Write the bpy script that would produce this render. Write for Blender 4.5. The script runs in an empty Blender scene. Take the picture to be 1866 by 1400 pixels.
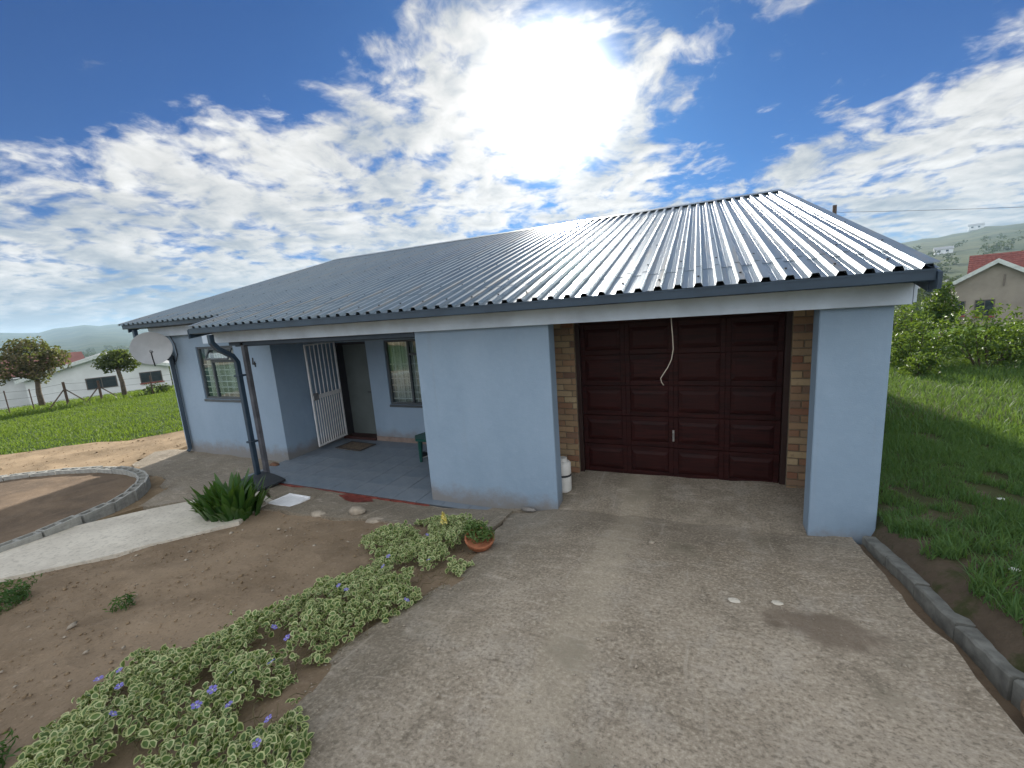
import bpy, bmesh, math, random
import numpy as np
from mathutils import Vector, Matrix, noise
from mathutils.geometry import delaunay_2d_cdt

S = bpy.context.scene
COL = S.collection
rng = np.random.default_rng(7)
random.seed(7)
R = math.radians

# ------------------------------------------------------------------ camera
cam = bpy.data.cameras.new('camera')
cam.sensor_width = 36.0
cam.lens = 36.0 * 759.97 / 1866.0
cam.clip_start = 0.05
cam.clip_end = 20000
camo = bpy.data.objects.new('camera', cam)
COL.objects.link(camo)
rt = Vector((0.91440407, 0.39854417, -0.0709065))
up = Vector((-0.00472002, 0.18564838, 0.98260491))
fw = Vector((-0.40477513, 0.89816325, -0.17163877))
camo.matrix_world = Matrix(((rt.x, up.x, -fw.x, 0.0), (rt.y, up.y, -fw.y, 0.0), (rt.z, up.z, -fw.z, 2.6), (0, 0, 0, 1)))
S.camera = camo

# ------------------------------------------------------------------ view, sun, sky
S.view_settings.view_transform = 'Standard'
S.view_settings.look = 'None'
S.view_settings.gamma = 1.0
S.view_settings.use_curve_mapping = False
S.view_settings.exposure = 1.0
SUN = Vector((-0.2601, 0.8780, 0.4050)).normalized()
SUN_EL = math.asin(SUN.z)
SUN_AZ = math.atan2(SUN.x, SUN.y)
sl = bpy.data.lights.new('sun', 'SUN')
sl.energy = 4.5
sl.angle = R(2.5)
sl.color = (1.0, 0.94, 0.84)
so = bpy.data.objects.new('sun', sl)
COL.objects.link(so)
so.rotation_euler = SUN.to_track_quat('Z', 'Y').to_euler()
S.cycles.max_bounces = 8
S.cycles.diffuse_bounces = 4
S.cycles.use_denoising = True
S.cycles.volume_bounces = 0


class NT:
    """small helper to write node trees"""
    def __init__(self, tree):
        self.t = tree
        tree.nodes.clear()

    def n(self, typ, props=None, **inputs):
        nd = self.t.nodes.new(typ)
        for k, v in (props or {}).items():
            setattr(nd, k, v)
        for k, v in inputs.items():
            key = int(k[1:]) if k[0] == '_' and k[1:].isdigit() else k.replace('_', ' ')
            self.put(nd.inputs[key], v)
        return nd

    def put(self, sock, v):
        if isinstance(v, bpy.types.NodeSocket):
            self.t.links.new(v, sock)
        elif isinstance(v, bpy.types.Node):
            self.t.links.new(v.outputs[0], sock)
        else:
            if isinstance(v, tuple) and len(v) == 3 and sock.type == 'RGBA':
                v = v + (1.0,)
            sock.default_value = v

    def m(self, op, a, b=None, c=None, clamp=False):
        nd = self.t.nodes.new('ShaderNodeMath')
        nd.operation = op
        nd.use_clamp = clamp
        for i, v in enumerate((a, b, c)):
            if v is not None:
                self.put(nd.inputs[i], v)
        return nd.outputs[0]

    def vm(self, op, a, b=None, scale=None):
        nd = self.t.nodes.new('ShaderNodeVectorMath')
        nd.operation = op
        self.put(nd.inputs[0], a)
        if b is not None:
            self.put(nd.inputs[1], b)
        if scale is not None:
            self.put(nd.inputs['Scale'], scale)
        return nd.outputs['Value'] if op in ('DOT_PRODUCT', 'LENGTH') else nd.outputs['Vector']

    def mix(self, f, a, b, mode='MIX'):
        nd = self.t.nodes.new('ShaderNodeMix')
        nd.data_type = 'RGBA'
        nd.blend_type = mode
        self.put(nd.inputs[0], f)
        self.put(nd.inputs[6], a)
        self.put(nd.inputs[7], b)
        return nd.outputs[2]

    def step(self, v, lo, hi, a=0.0, b=1.0):
        nd = self.t.nodes.new('ShaderNodeMapRange')
        nd.interpolation_type = 'SMOOTHSTEP'
        self.put(nd.inputs[0], v)
        self.put(nd.inputs[1], lo)
        self.put(nd.inputs[2], hi)
        self.put(nd.inputs[3], a)
        self.put(nd.inputs[4], b)
        return nd.outputs[0]

    def noise(self, vec, scale, detail=4.0, rough=0.55, dist=0.0):
        nd = self.t.nodes.new('ShaderNodeTexNoise')
        self.put(nd.inputs['Vector'], vec)
        nd.inputs['Scale'].default_value = scale
        nd.inputs['Detail'].default_value = detail
        nd.inputs['Roughness'].default_value = rough
        nd.inputs['Distortion'].default_value = dist
        return nd.outputs['Fac']


world = bpy.data.worlds.new('World')
S.world = world
world.use_nodes = True
w = NT(world.node_tree)
D = w.n('ShaderNodeTexCoord').outputs['Generated']
sky = w.n('ShaderNodeTexSky', dict(sky_type='NISHITA', sun_disc=False, sun_elevation=SUN_EL, sun_rotation=SUN_AZ,
                                   altitude=900.0, air_density=1.0, dust_density=0.6, ozone_density=2.5))
sep = w.n('ShaderNodeSeparateXYZ', Vector=D)
dz = w.m('MAXIMUM', sep.outputs[2], 0.0)
inv = w.m('DIVIDE', 1.0, w.m('ADD', dz, 0.20))
flat = w.vm('MULTIPLY', D, (1.0, 1.0, 0.0))
P = w.vm('SCALE', flat, scale=inv)
sundot = w.vm('DOT_PRODUCT', D, tuple(SUN))
# where this sky is cloudy and where it is clear
lobes = [((-0.883, 0.436, 0.173), .030, 1.0), ((-0.757, 0.611, 0.231), .028, 1.0), ((-0.581, 0.743, 0.332), .022, .7),
         ((-0.415, 0.83, 0.390), .014, .8), ((-0.302, 0.887, 0.349), .022, 1.0), ((-0.937, 0.336, 0.072), .03, 1.4),
         ((-0.182, 0.949, 0.257), .012, .55), ((0.029, 0.976, 0.185), .008, .6), ((0.201, 0.949, 0.235), .0045, .6),
         ((0.328, 0.907, 0.268), .004, .65), ((0.406, 0.874, 0.285), .006, .6), ((0.318, 0.941, 0.10), .025, 1.1),
         ((0.438, 0.895, 0.087), .03, .6), ((0.16, 0.899, 0.408), .005, .85), ((-0.066, 0.896, 0.438), .007, .55),
         ((0.22, 0.88, 0.42), .006, .35),
         ((-0.707, 0.703, 0.082), .03, 1.2), ((-0.12, 0.977, 0.175), .008, .5),
         ((-0.854, 0.361, 0.374), .045, -1.0), ((-0.645, 0.621, 0.46), .020, -1.0), ((0.07, 0.945, 0.315), .008, -.9),
         ((0.311, 0.882, 0.354), .010, -.8), ((0.269, 0.902, 0.339), .008, -.7), ((-0.765, 0.468, 0.442), .03, -.8),
         ((-0.95, 0.27, 0.20), .012, -.45), ((-0.818, 0.473, 0.315), .012, .75), ((-0.75, 0.571, 0.325), .012, .75), ((-0.641, 0.667, 0.365), .010, .5), ((-0.494, 0.753, 0.42), .008, .5), ((-0.722, 0.526, 0.46), .012, -.5)]
cov = None
for d, s, a in lobes:
    v = Vector(d).normalized()
    dt = w.vm('DOT_PRODUCT', D, tuple(v))
    g = w.m('MULTIPLY', w.m('EXPONENT', w.m('DIVIDE', w.m('SUBTRACT', dt, 1.0), s)), a)
    cov = g if cov is None else w.m('ADD', cov, g)
cov = w.m('MAXIMUM', w.m('MINIMUM', cov, 1.3), -1.3)
# outside the view broken cloud goes on, thickened to light the shaded house
infront = w.step(w.vm('DOT_PRODUCT', D, (-0.37, 0.90, 0.2)), 0.25, 0.75)
covbase = w.m('MULTIPLY_ADD', infront, -1.42, 1.10)
cov = w.m('ADD', cov, covbase)
cov = w.m('ADD', cov, w.m('MULTIPLY', w.step(sep.outputs[2], 0.54, 0.70), 1.4))  # unseen overhead cloud, added to light the shaded ground
warp = w.n('ShaderNodeTexNoise', Vector=P, Scale=2.2, Detail=4.0)
Pw = w.vm('ADD', P, w.vm('SCALE', w.vm('SUBTRACT', warp.outputs['Color'], (0.5, 0.5, 0.5)), scale=0.28))
n1 = w.noise(Pw, 2.4, 7.0, 0.55, 0.0)
n2 = w.noise(Pw, 6.5, 5.0, 0.56, 0.0)
n3 = w.noise(Pw, 20.0, 5.0, 0.6, 0.0)
dens = w.m('ADD', w.m('ADD', w.m('MULTIPLY', n1, 0.36), w.m('MULTIPLY', n2, 0.50)), w.m('MULTIPLY', n3, 0.13))
dens = w.m('MULTIPLY_ADD', cov, 0.135, dens)
mask = w.step(dens, 0.485, 0.64)
Psun = w.vm('ADD', Pw, (SUN.x * -0.030, SUN.y * 0.055, 0.0))
n2s = w.noise(Psun, 6.5, 5.0, 0.56, 0.0)
relief = w.m('SUBTRACT', n2, n2s)
thick = w.step(dens, 0.60, 0.86)
shade = w.m('MULTIPLY_ADD', relief, 0.9, w.m('MULTIPLY_ADD', thick, -0.20, 0.88))
bign = w.noise(P, 1.7, 3.0, 0.5)
shade = w.m('MULTIPLY', shade, w.step(bign, 0.36, 0.60, 0.72, 1.0))
low = w.step(sep.outputs[2], 0.02, 0.20)
shade = w.m('MULTIPLY', shade, w.m('MULTIPLY_ADD', low, 0.28, 0.72))
shade = w.m('MAXIMUM', shade, 0.45)
cloudcol = w.mix(w.step(shade, 0.35, 0.85), (0.62, 0.76, 0.92), (1.0, 0.99, 0.97))
cloudcol = w.vm('SCALE', cloudcol, scale=shade)
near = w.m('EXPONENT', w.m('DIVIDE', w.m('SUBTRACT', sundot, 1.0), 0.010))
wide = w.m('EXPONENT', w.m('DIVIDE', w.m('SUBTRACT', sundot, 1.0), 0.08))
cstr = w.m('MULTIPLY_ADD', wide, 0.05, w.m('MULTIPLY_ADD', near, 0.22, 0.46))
skyc = w.vm('MULTIPLY', sky.outputs[0], (0.08, 0.54, 1.22))
# cloud away from the sun, mostly unseen, whitened as added fill for the facade
cloud_fill = w.step(sundot, 0.70, -0.25)
cstr = w.m('MULTIPLY', cstr, w.m('MULTIPLY_ADD', cloud_fill, 1.35, 1.0))
bgs = w.n('ShaderNodeBackground', Color=skyc, Strength=0.029)
hz = w.step(sep.outputs[2], -0.02, 0.16, 1.0, 0.0)
bgh = w.n('ShaderNodeBackground', Color=(0.40, 0.56, 0.72), Strength=0.42)
mixh = w.n('ShaderNodeMixShader', _0=w.m('MULTIPLY', hz, 0.75), _1=bgs.outputs[0], _2=bgh.outputs[0])
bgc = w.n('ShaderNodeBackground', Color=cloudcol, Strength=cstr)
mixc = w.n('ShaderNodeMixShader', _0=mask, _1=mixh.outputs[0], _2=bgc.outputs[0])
# the glare of the sun shining through thin cloud
core = w.m('EXPONENT', w.m('DIVIDE', w.m('SUBTRACT', sundot, 1.0), 0.0026))
halo = w.m('EXPONENT', w.m('DIVIDE', w.m('SUBTRACT', sundot, 1.0), 0.028))
gl = w.m('ADD', w.m('MULTIPLY', core, 5.0), w.m('MULTIPLY', halo, 0.035))
bgg = w.n('ShaderNodeBackground', Color=(1.0, 0.98, 0.93), Strength=gl)
addg = w.n('ShaderNodeAddShader', _0=mixc.outputs[0], _1=bgg.outputs[0])
w.n('ShaderNodeOutputWorld', Surface=addg.outputs[0])

# ------------------------------------------------------------------ materials
MATS = {}


def mat(name, build):
    if name not in MATS:
        m = bpy.data.materials.new(name)
        m.use_nodes = True
        build(NT(m.node_tree))
        MATS[name] = m
    return MATS[name]


def simple(name, col, rough=0.7, metal=0.0, var=0.12, scale=6.0, bump=0.0, bscale=80.0, spec=0.4):
    """plain material with mottled colour and a fine relief"""
    def b(t):
        co = t.n('ShaderNodeTexCoord').outputs['Object']
        nz = t.noise(co, scale, 6.0, 0.6)
        c = t.mix(t.step(nz, 0.3, 0.7), tuple(x * (1 - var) for x in col), tuple(min(1, x * (1 + var)) for x in col))
        p = t.n('ShaderNodeBsdfPrincipled', Base_Color=c, Roughness=rough, Metallic=metal)
        p.inputs['Specular IOR Level'].default_value = spec
        if bump:
            bn = t.n('ShaderNodeBump', Height=t.noise(co, bscale, 4.0, 0.6), Strength=bump, Distance=0.01)
            t.put(p.inputs['Normal'], bn.outputs[0])
        t.n('ShaderNodeOutputMaterial', Surface=p.outputs[0])
    return mat(name, b)


def leafmat(name, c1, c2, trans=0.35, rough=0.5, scale=3.0):
    def b(t):
        co = t.n('ShaderNodeTexCoord').outputs['Object']
        oi = t.n('ShaderNodeNewGeometry').outputs['Random Per Island']
        nz = t.m('MULTIPLY_ADD', t.noise(co, scale, 3.0), 0.6, t.m('MULTIPLY', oi, 0.5))
        c = t.mix(t.step(nz, 0.3, 0.8), c1, c2)
        p = t.n('ShaderNodeBsdfPrincipled', Base_Color=c, Roughness=rough)
        p.inputs['Specular IOR Level'].default_value = 0.35
        tr = t.n('ShaderNodeBsdfTranslucent', Color=t.mix(0.5, c, (0.30, 0.42, 0.03), 'MIX'))
        mx = t.n('ShaderNodeMixShader', _0=trans, _1=p.outputs[0], _2=tr.outputs[0])
        t.n('ShaderNodeOutputMaterial', Surface=mx.outputs[0])
    return mat(name, b)


def m_plaster(t):
    co = t.n('ShaderNodeTexCoord').outputs['Object']
    sp = t.n('ShaderNodeSeparateXYZ', Vector=co)
    big = t.noise(t.vm('MULTIPLY', co, (1.0, 1.0, 0.6)), 1.1, 5.0, 0.6)
    fine = t.noise(co, 14.0, 5.0, 0.65)
    c = t.mix(t.step(big, 0.3, 0.7), (0.238, 0.335, 0.455), (0.285, 0.385, 0.51))
    c = t.mix(t.m('MULTIPLY', t.step(fine, 0.45, 0.8), 0.25), c, (0.34, 0.43, 0.55))
    # rain splash dirt near the ground, ragged
    splash = t.step(t.m('MULTIPLY_ADD', t.noise(co, 5.0, 6.0, 0.7), -0.42, sp.outputs[2]), -0.12, 0.17, 1.0, 0.0)
    c = t.mix(t.m('MULTIPLY', splash, 0.75), c, (0.21, 0.175, 0.14))
    streak = t.noise(t.vm('MULTIPLY', co, (7.0, 7.0, 0.35)), 1.0, 4.0, 0.6)
    c = t.mix(t.m('MULTIPLY', t.step(streak, 0.58, 0.8), 0.22), c, (0.24, 0.27, 0.31))
    p = t.n('ShaderNodeBsdfPrincipled', Base_Color=c, Roughness=0.75)
    h = t.m('ADD', t.m('MULTIPLY', t.noise(co, 120.0, 3.0, 0.6), 0.5), t.m('MULTIPLY', t.noise(co, 9.0, 4.0), 0.9))
    t.put(p.inputs['Normal'], t.n('ShaderNodeBump', Height=h, Strength=0.42, Distance=0.014).outputs[0])
    t.n('ShaderNodeOutputMaterial', Surface=p.outputs[0])


PLASTER = mat('blue_grey_plaster', m_plaster)


def m_roof(t):
    co = t.n('ShaderNodeTexCoord').outputs['Object']
    oi = t.n('ShaderNodeObjectInfo').outputs['Random']
    st = t.noise(t.vm('MULTIPLY', co, (26.0, 0.7, 26.0)), 1.0, 5.0, 0.6)
    sp = t.noise(co, 90.0, 3.0, 0.7)
    big = t.noise(co, 1.4, 4.0)
    f = t.m('MULTIPLY_ADD', st, 0.5, t.m('MULTIPLY', big, 0.5))
    c = t.mix(t.step(f, 0.35, 0.68), (0.15, 0.205, 0.255), (0.225, 0.28, 0.325))
    c = t.mix(t.m('MULTIPLY', oi, 0.25), c, (0.24, 0.29, 0.32))
    dust = t.step(t.noise(t.vm('MULTIPLY', co, (9.0, 0.5, 9.0)), 1.3, 5.0, 0.65), 0.48, 0.68)
    c = t.mix(t.m('MULTIPLY', dust, 0.65), c, (0.29, 0.26, 0.21))
    r = t.m('MULTIPLY_ADD', st, 0.14, t.m('MULTIPLY_ADD', sp, 0.08, 0.23))
    p = t.n('ShaderNodeBsdfPrincipled', Base_Color=c, Roughness=r, Metallic=0.55)
    h = t.m('ADD', t.noise(t.vm('MULTIPLY', co, (3.0, 1.0, 3.0)), 2.0, 3.0), t.m('MULTIPLY', sp, 0.05))
    t.put(p.inputs['Normal'], t.n('ShaderNodeBump', Height=h, Strength=0.18, Distance=0.012).outputs[0])
    t.n('ShaderNodeOutputMaterial', Surface=p.outputs[0])


ROOF = mat('galvanised_sheet', m_roof)


def m_concrete(t):
    co = t.n('ShaderNodeTexCoord').outputs['Object']
    n_big = t.noise(co, 0.55, 6.0, 0.62, 0.4)
    n_mid = t.noise(t.vm('MULTIPLY', co, (1.0, 0.6, 1.0)), 3.2, 8.0, 0.68, 0.3)
    n_fin = t.noise(co, 46.0, 5.0, 0.7)
    n_grn = t.noise(co, 130.0, 3.0, 0.7)
    c = t.mix(t.step(n_big, 0.36, 0.66), (0.265, 0.218, 0.165), (0.42, 0.355, 0.28))
    c = t.mix(t.m('MULTIPLY', t.step(n_mid, 0.50, 0.66), 0.55), c, (0.45, 0.40, 0.34))
    c = t.mix(t.m('MULTIPLY', t.step(n_mid, 0.46, 0.33), 0.55), c, (0.17, 0.14, 0.105))
    c = t.mix(t.m('MULTIPLY', t.step(n_fin, 0.52, 0.62), 0.6), c, (0.58, 0.505, 0.405))
    c = t.mix(t.m('MULTIPLY', t.step(n_fin, 0.48, 0.38), 0.6), c, (0.15, 0.125, 0.092))
    sx_ = t.n('ShaderNodeSeparateXYZ', Vector=co)
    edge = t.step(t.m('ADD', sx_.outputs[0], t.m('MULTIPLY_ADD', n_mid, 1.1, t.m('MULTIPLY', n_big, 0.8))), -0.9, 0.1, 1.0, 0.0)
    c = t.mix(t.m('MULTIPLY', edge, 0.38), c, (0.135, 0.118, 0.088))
    house_end = t.step(t.m('ADD', sx_.outputs[1], t.m('MULTIPLY', n_big, 2.6)), 4.7, 5.6)
    c = t.mix(t.m('MULTIPLY', house_end, 0.30), c, (0.15, 0.135, 0.11))  # concrete gets darker toward the house
    trk = t.m('ABSOLUTE', t.m('ADD', t.m('ADD', sx_.outputs[0], 0.55), t.m('MULTIPLY', n_big, 0.3)))
    c = t.mix(t.m('MULTIPLY', t.step(t.m('ADD', trk, t.m('MULTIPLY', n_mid, 0.3)), 0.42, 0.22), 0.35), c, (0.52, 0.45, 0.35))
    scuff = t.noise(t.vm('MULTIPLY', co, (1.6, 5.5, 1.0)), 2.6, 7.0, 0.72, 0.6)
    c = t.mix(t.m('MULTIPLY', t.step(scuff, 0.54, 0.68), 0.5), c, (0.52, 0.45, 0.375))
    c = t.mix(t.m('MULTIPLY', t.step(scuff, 0.44, 0.30), 0.45), c, (0.15, 0.118, 0.085))
    pos = t.vm('SUBTRACT', co, (0.72, 2.85, 0.4))
    oil = t.vm('LENGTH', t.vm('MULTIPLY', pos, (1.5, 1.9, 0.0)))
    oil = t.step(t.m('ADD', oil, t.m('MULTIPLY', n_mid, 0.9)), 0.95, 0.72)
    c = t.mix(t.m('MULTIPLY', t.m('MULTIPLY', oil, t.step(n_fin, 0.35, 0.6, 0.35, 1.0)), 0.8), c, (0.15, 0.11, 0.08))
    scr = t.noise(t.vm('MULTIPLY', co, (9.0, 0.55, 1.0)), 1.5, 5.0, 0.6, 0.3)
    c = t.mix(t.m('MULTIPLY', t.step(scr, 0.62, 0.70), 0.4), c, (0.48, 0.425, 0.355))
    moss = t.m('MULTIPLY', t.step(t.noise(co, 1.3, 5.0, 0.65), 0.56, 0.72), t.step(n_fin, 0.40, 0.6))
    c = t.mix(t.m('MULTIPLY', moss, 0.45), c, (0.10, 0.105, 0.065))
    c = t.mix(t.m('MULTIPLY', t.step(n_grn, 0.62, 0.74), 0.5), c, (0.42, 0.39, 0.35))
    p = t.n('ShaderNodeBsdfPrincipled', Base_Color=c, Roughness=0.88)
    p.inputs['Specular IOR Level'].default_value = 0.25
    h = t.m('ADD', t.m('MULTIPLY', n_mid, 0.8), t.m('ADD', t.m('MULTIPLY', n_fin, 0.35), t.m('MULTIPLY', n_grn, 0.25)))
    t.put(p.inputs['Normal'], t.n('ShaderNodeBump', Height=h, Strength=0.75, Distance=0.012).outputs[0])
    t.n('ShaderNodeOutputMaterial', Surface=p.outputs[0])


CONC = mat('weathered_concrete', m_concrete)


def m_path(t):
    co = t.n('ShaderNodeTexCoord').outputs['Object']
    a = t.noise(co, 1.6, 7.0, 0.65, 0.3)
    f = t.noise(co, 22.0, 5.0, 0.65)
    c = t.mix(t.step(a, 0.35, 0.65), (0.56, 0.515, 0.44), (0.70, 0.65, 0.56))
    c = t.mix(t.m('MULTIPLY', t.step(f, 0.50, 0.36), 0.35), c, (0.22, 0.20, 0.17))
    p = t.n('ShaderNodeBsdfPrincipled', Base_Color=c, Roughness=0.85)
    t.put(p.inputs['Normal'], t.n('ShaderNodeBump', Height=t.m('ADD', a, t.m('MULTIPLY', f, 0.4)), Strength=0.5, Distance=0.01).outputs[0])
    t.n('ShaderNodeOutputMaterial', Surface=p.outputs[0])


PATH = mat('pale_concrete', m_path)


def soil(name, c1, c2, c3):
    def b(t):
        co = t.n('ShaderNodeTexCoord').outputs['Object']
        a = t.noise(co, 0.9, 6.0, 0.62, 0.3)
        m_ = t.noise(co, 6.0, 7.0, 0.7)
        f = t.noise(co, 42.0, 5.0, 0.7)
        c = t.mix(t.step(a, 0.34, 0.66), c1, c2)
        c = t.mix(t.m('MULTIPLY', t.step(m_, 0.5, 0.7), 0.5), c, c3)
        c = t.mix(t.m('MULTIPLY', t.step(f, 0.58, 0.72), 0.5), c, tuple(x * 1.5 for x in c3))
        c = t.mix(t.m('MULTIPLY', t.step(f, 0.45, 0.33), 0.5), c, tuple(x * 0.5 for x in c1))
        p = t.n('ShaderNodeBsdfPrincipled', Base_Color=c, Roughness=0.95)
        p.inputs['Specular IOR Level'].default_value = 0.15
        h = t.m('ADD', t.m('MULTIPLY', m_, 1.0), t.m('MULTIPLY', f, 0.5))
        t.put(p.inputs['Normal'], t.n('ShaderNodeBump', Height=h, Strength=0.55, Distance=0.015).outputs[0])
        t.n('ShaderNodeOutputMaterial', Surface=p.outputs[0])
    return mat(name, b)


SOIL = soil('garden_soil', (0.205, 0.15, 0.10), (0.30, 0.225, 0.155), (0.34, 0.26, 0.185))
BEDSOIL = soil('bed_soil', (0.12, 0.09, 0.066), (0.20, 0.145, 0.10), (0.23, 0.17, 0.12))
YARD = soil('yard_soil', (0.20, 0.145, 0.09), (0.32, 0.235, 0.15), (0.36, 0.28, 0.19))


def m_terrain(t):
    co = t.n('ShaderNodeTexCoord').outputs['Object']
    sp = t.n('ShaderNodeSeparateXYZ', Vector=co)
    a = t.noise(co, 0.5, 6.0, 0.65, 0.3)
    f = t.noise(co, 8.0, 6.0, 0.7)
    g = t.mix(t.step(a, 0.35, 0.65), (0.028, 0.055, 0.014), (0.055, 0.095, 0.022))
    g = t.mix(t.m('MULTIPLY', t.step(f, 0.5, 0.7), 0.5), g, (0.075, 0.085, 0.035))
    thatch = t.mix(f, (0.045, 0.045, 0.022), (0.095, 0.085, 0.05))
    g = t.mix(t.m('MULTIPLY', t.step(t.vm('LENGTH', t.vm('MULTIPLY', co, (1.0, 1.0, 0.0))), 7.0, 14.0, 1.0, 0.0), 0.75), g, thatch)
    # bare earth shows close to the kerb of the drive
    kx = t.step(sp.outputs[0], 1.6, 3.6, 0.16, 0.0)
    nearhouse = t.step(sp.outputs[1], 6.0, 9.5, 1.0, 0.0)
    bare = t.step(t.m('ADD', t.m('MULTIPLY', kx, nearhouse), t.noise(co, 1.7, 6.0, 0.7)), 0.60, 0.70)
    inyard = t.step(t.vm('LENGTH', t.vm('MULTIPLY', co, (1.0, 1.0, 0.0))), 11.0, 16.0, 1.0, 0.0)
    c = t.mix(t.m('MULTIPLY', bare, inyard), g, t.mix(f, (0.075, 0.058, 0.042), (0.15, 0.115, 0.085)))
    # far fields and scrub
    dist = t.vm('LENGTH', co)
    far = t.step(dist, 70.0, 300.0)
    pn = t.noise(co, 0.012, 6.0, 0.6)
    pf = t.noise(co, 0.06, 6.0, 0.7)
    fld = t.mix(t.step(pn, 0.42, 0.6), (0.03, 0.052, 0.025), (0.065, 0.08, 0.04))
    fld = t.mix(t.step(pf, 0.52, 0.62), fld, (0.018, 0.032, 0.018))
    c = t.mix(far, c, fld)
    p = t.n('ShaderNodeBsdfPrincipled', Base_Color=c, Roughness=0.95)
    p.inputs['Specular IOR Level'].default_value = 0.1
    t.put(p.inputs['Normal'], t.n('ShaderNodeBump', Height=f, Strength=0.8, Distance=0.03).outputs[0])
    t.n('ShaderNodeOutputMaterial', Surface=p.outputs[0])


TERRAIN = mat('grassland', m_terrain)
CHAR = simple('charcoal_paint', (0.032, 0.056, 0.088), 0.42, 0.0, 0.15, 4.0, 0.05)
WHITE = simple('white_paint', (0.80, 0.80, 0.81), 0.5, 0.0, 0.10, 3.0, 0.1, 60)
FASCIA = simple('fascia_paint', (0.56, 0.66, 0.79), 0.6, 0.0, 0.12, 2.2, 0.2, 40)
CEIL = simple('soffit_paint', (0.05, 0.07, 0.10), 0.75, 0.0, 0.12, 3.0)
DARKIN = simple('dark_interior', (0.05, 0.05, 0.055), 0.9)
FRAME = simple('window_steel', (0.075, 0.09, 0.105), 0.45, 0.0, 0.15)
GREYDOOR = simple('grey_door', (0.13, 0.155, 0.155), 0.55, 0.0, 0.12, 2.0)
MORTAR = simple('mortar', (0.22, 0.18, 0.13), 0.95, 0.0, 0.2, 20.0, 0.4)
REDPAINT = simple('red_stoep_paint', (0.19, 0.045, 0.035), 0.6, 0.0, 0.35, 12.0, 0.3)
GROUT = simple('grout', (0.06, 0.07, 0.08), 0.9)
RUBBER = simple('black_board', (0.028, 0.032, 0.038), 0.55, 0.0, 0.2, 9.0, 0.2)
BLOCKM = simple('cement_block', (0.33, 0.33, 0.31), 0.92, 0.0, 0.2, 14.0, 0.6, 120)
KERBM = simple('kerb_concrete', (0.18, 0.18, 0.165), 0.92, 0.0, 0.3, 9.0, 0.3, 90)
WOOD = simple('fence_wood', (0.085, 0.055, 0.042), 0.9, 0.0, 0.3, 8.0, 0.4)
BARK = simple('bark', (0.11, 0.085, 0.065), 0.95, 0.0, 0.3, 12.0, 0.6, 40)
TERRA = simple('terracotta', (0.32, 0.12, 0.06), 0.8, 0.0, 0.25, 14.0, 0.3)
STONE = simple('pale_stone', (0.36, 0.31, 0.25), 0.9, 0.0, 0.25, 9.0, 0.6, 50)
BSTONE = simple('brown_stone', (0.24, 0.16, 0.10), 0.9, 0.0, 0.3, 9.0, 0.6, 50)
DISHM = simple('dish_grey', (0.42, 0.44, 0.46), 0.55, 0.0, 0.08, 3.0)
GREENPL = simple('green_plastic', (0.008, 0.075, 0.062), 0.35, 0.0, 0.1)
WHITEPL = simple('white_plastic', (0.70, 0.70, 0.68), 0.4, 0.0, 0.08)
STEELD = simple('dark_steel', (0.05, 0.05, 0.055), 0.5, 0.6)
CABLE = simple('cable_sheath', (0.50, 0.45, 0.38), 0.6)
MATM = simple('coir_mat', (0.16, 0.12, 0.085), 0.98, 0.0, 0.4, 30.0, 0.9, 150)
REDSILL = simple('red_sill', (0.30, 0.06, 0.05), 0.7)
WHITEWALL = simple('far_white_wall', (0.76, 0.78, 0.80), 0.8, 0.0, 0.1, 0.6)
BEIGE = simple('beige_plaster', (0.32, 0.28, 0.24), 0.85, 0.0, 0.14, 0.8)
BARGE = simple('pale_barge', (0.60, 0.64, 0.63), 0.6)
DARKGL = simple('far_glass', (0.03, 0.04, 0.05), 0.12, 0.0, 0.2, 2.0)
RAG = simple('brown_cloth', (0.16, 0.085, 0.055), 0.95, 0.0, 0.3, 20.0, 0.5)
PURPLE = leafmat('periwinkle_petal', (0.20, 0.17, 0.62), (0.30, 0.26, 0.75), 0.25)
YELLOW = leafmat('yellow_petal', (0.75, 0.60, 0.12), (0.85, 0.75, 0.30), 0.2)
VGREEN = leafmat('variegated_green', (0.075, 0.14, 0.035), (0.15, 0.235, 0.075), 0.25, 0.42, 6.0)
VRIM = leafmat('variegated_cream', (0.42, 0.47, 0.20), (0.60, 0.62, 0.34), 0.25, 0.45, 6.0)
STRAP = leafmat('strap_leaf_green', (0.018, 0.065, 0.012), (0.05, 0.13, 0.03), 0.3, 0.33, 2.0)
GRASSM = leafmat('grass_blade', (0.05, 0.11, 0.015), (0.12, 0.18, 0.03), 0.42, 0.6, 0.9)
GRASSD = leafmat('grass_blade_lush', (0.045, 0.125, 0.04), (0.105, 0.20, 0.07), 0.38, 0.6, 0.8)
SHRUB = leafmat('shrub_leaf', (0.025, 0.07, 0.014), (0.075, 0.14, 0.03), 0.35, 0.5, 1.2)
DARKSHRUB = leafmat('dark_shrub_leaf', (0.022, 0.05, 0.018), (0.05, 0.085, 0.03), 0.25, 0.55, 1.0)
TREEL = leafmat('tree_leaf', (0.04, 0.065, 0.018), (0.11, 0.13, 0.035), 0.35, 0.6, 0.7)
RUSTL = leafmat('rusty_tree_leaf', (0.08, 0.075, 0.03), (0.17, 0.125, 0.065), 0.3, 0.6, 0.6)
FARL = leafmat('far_leaf', (0.025, 0.042, 0.02), (0.05, 0.07, 0.03), 0.15, 0.8, 0.1)


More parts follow.
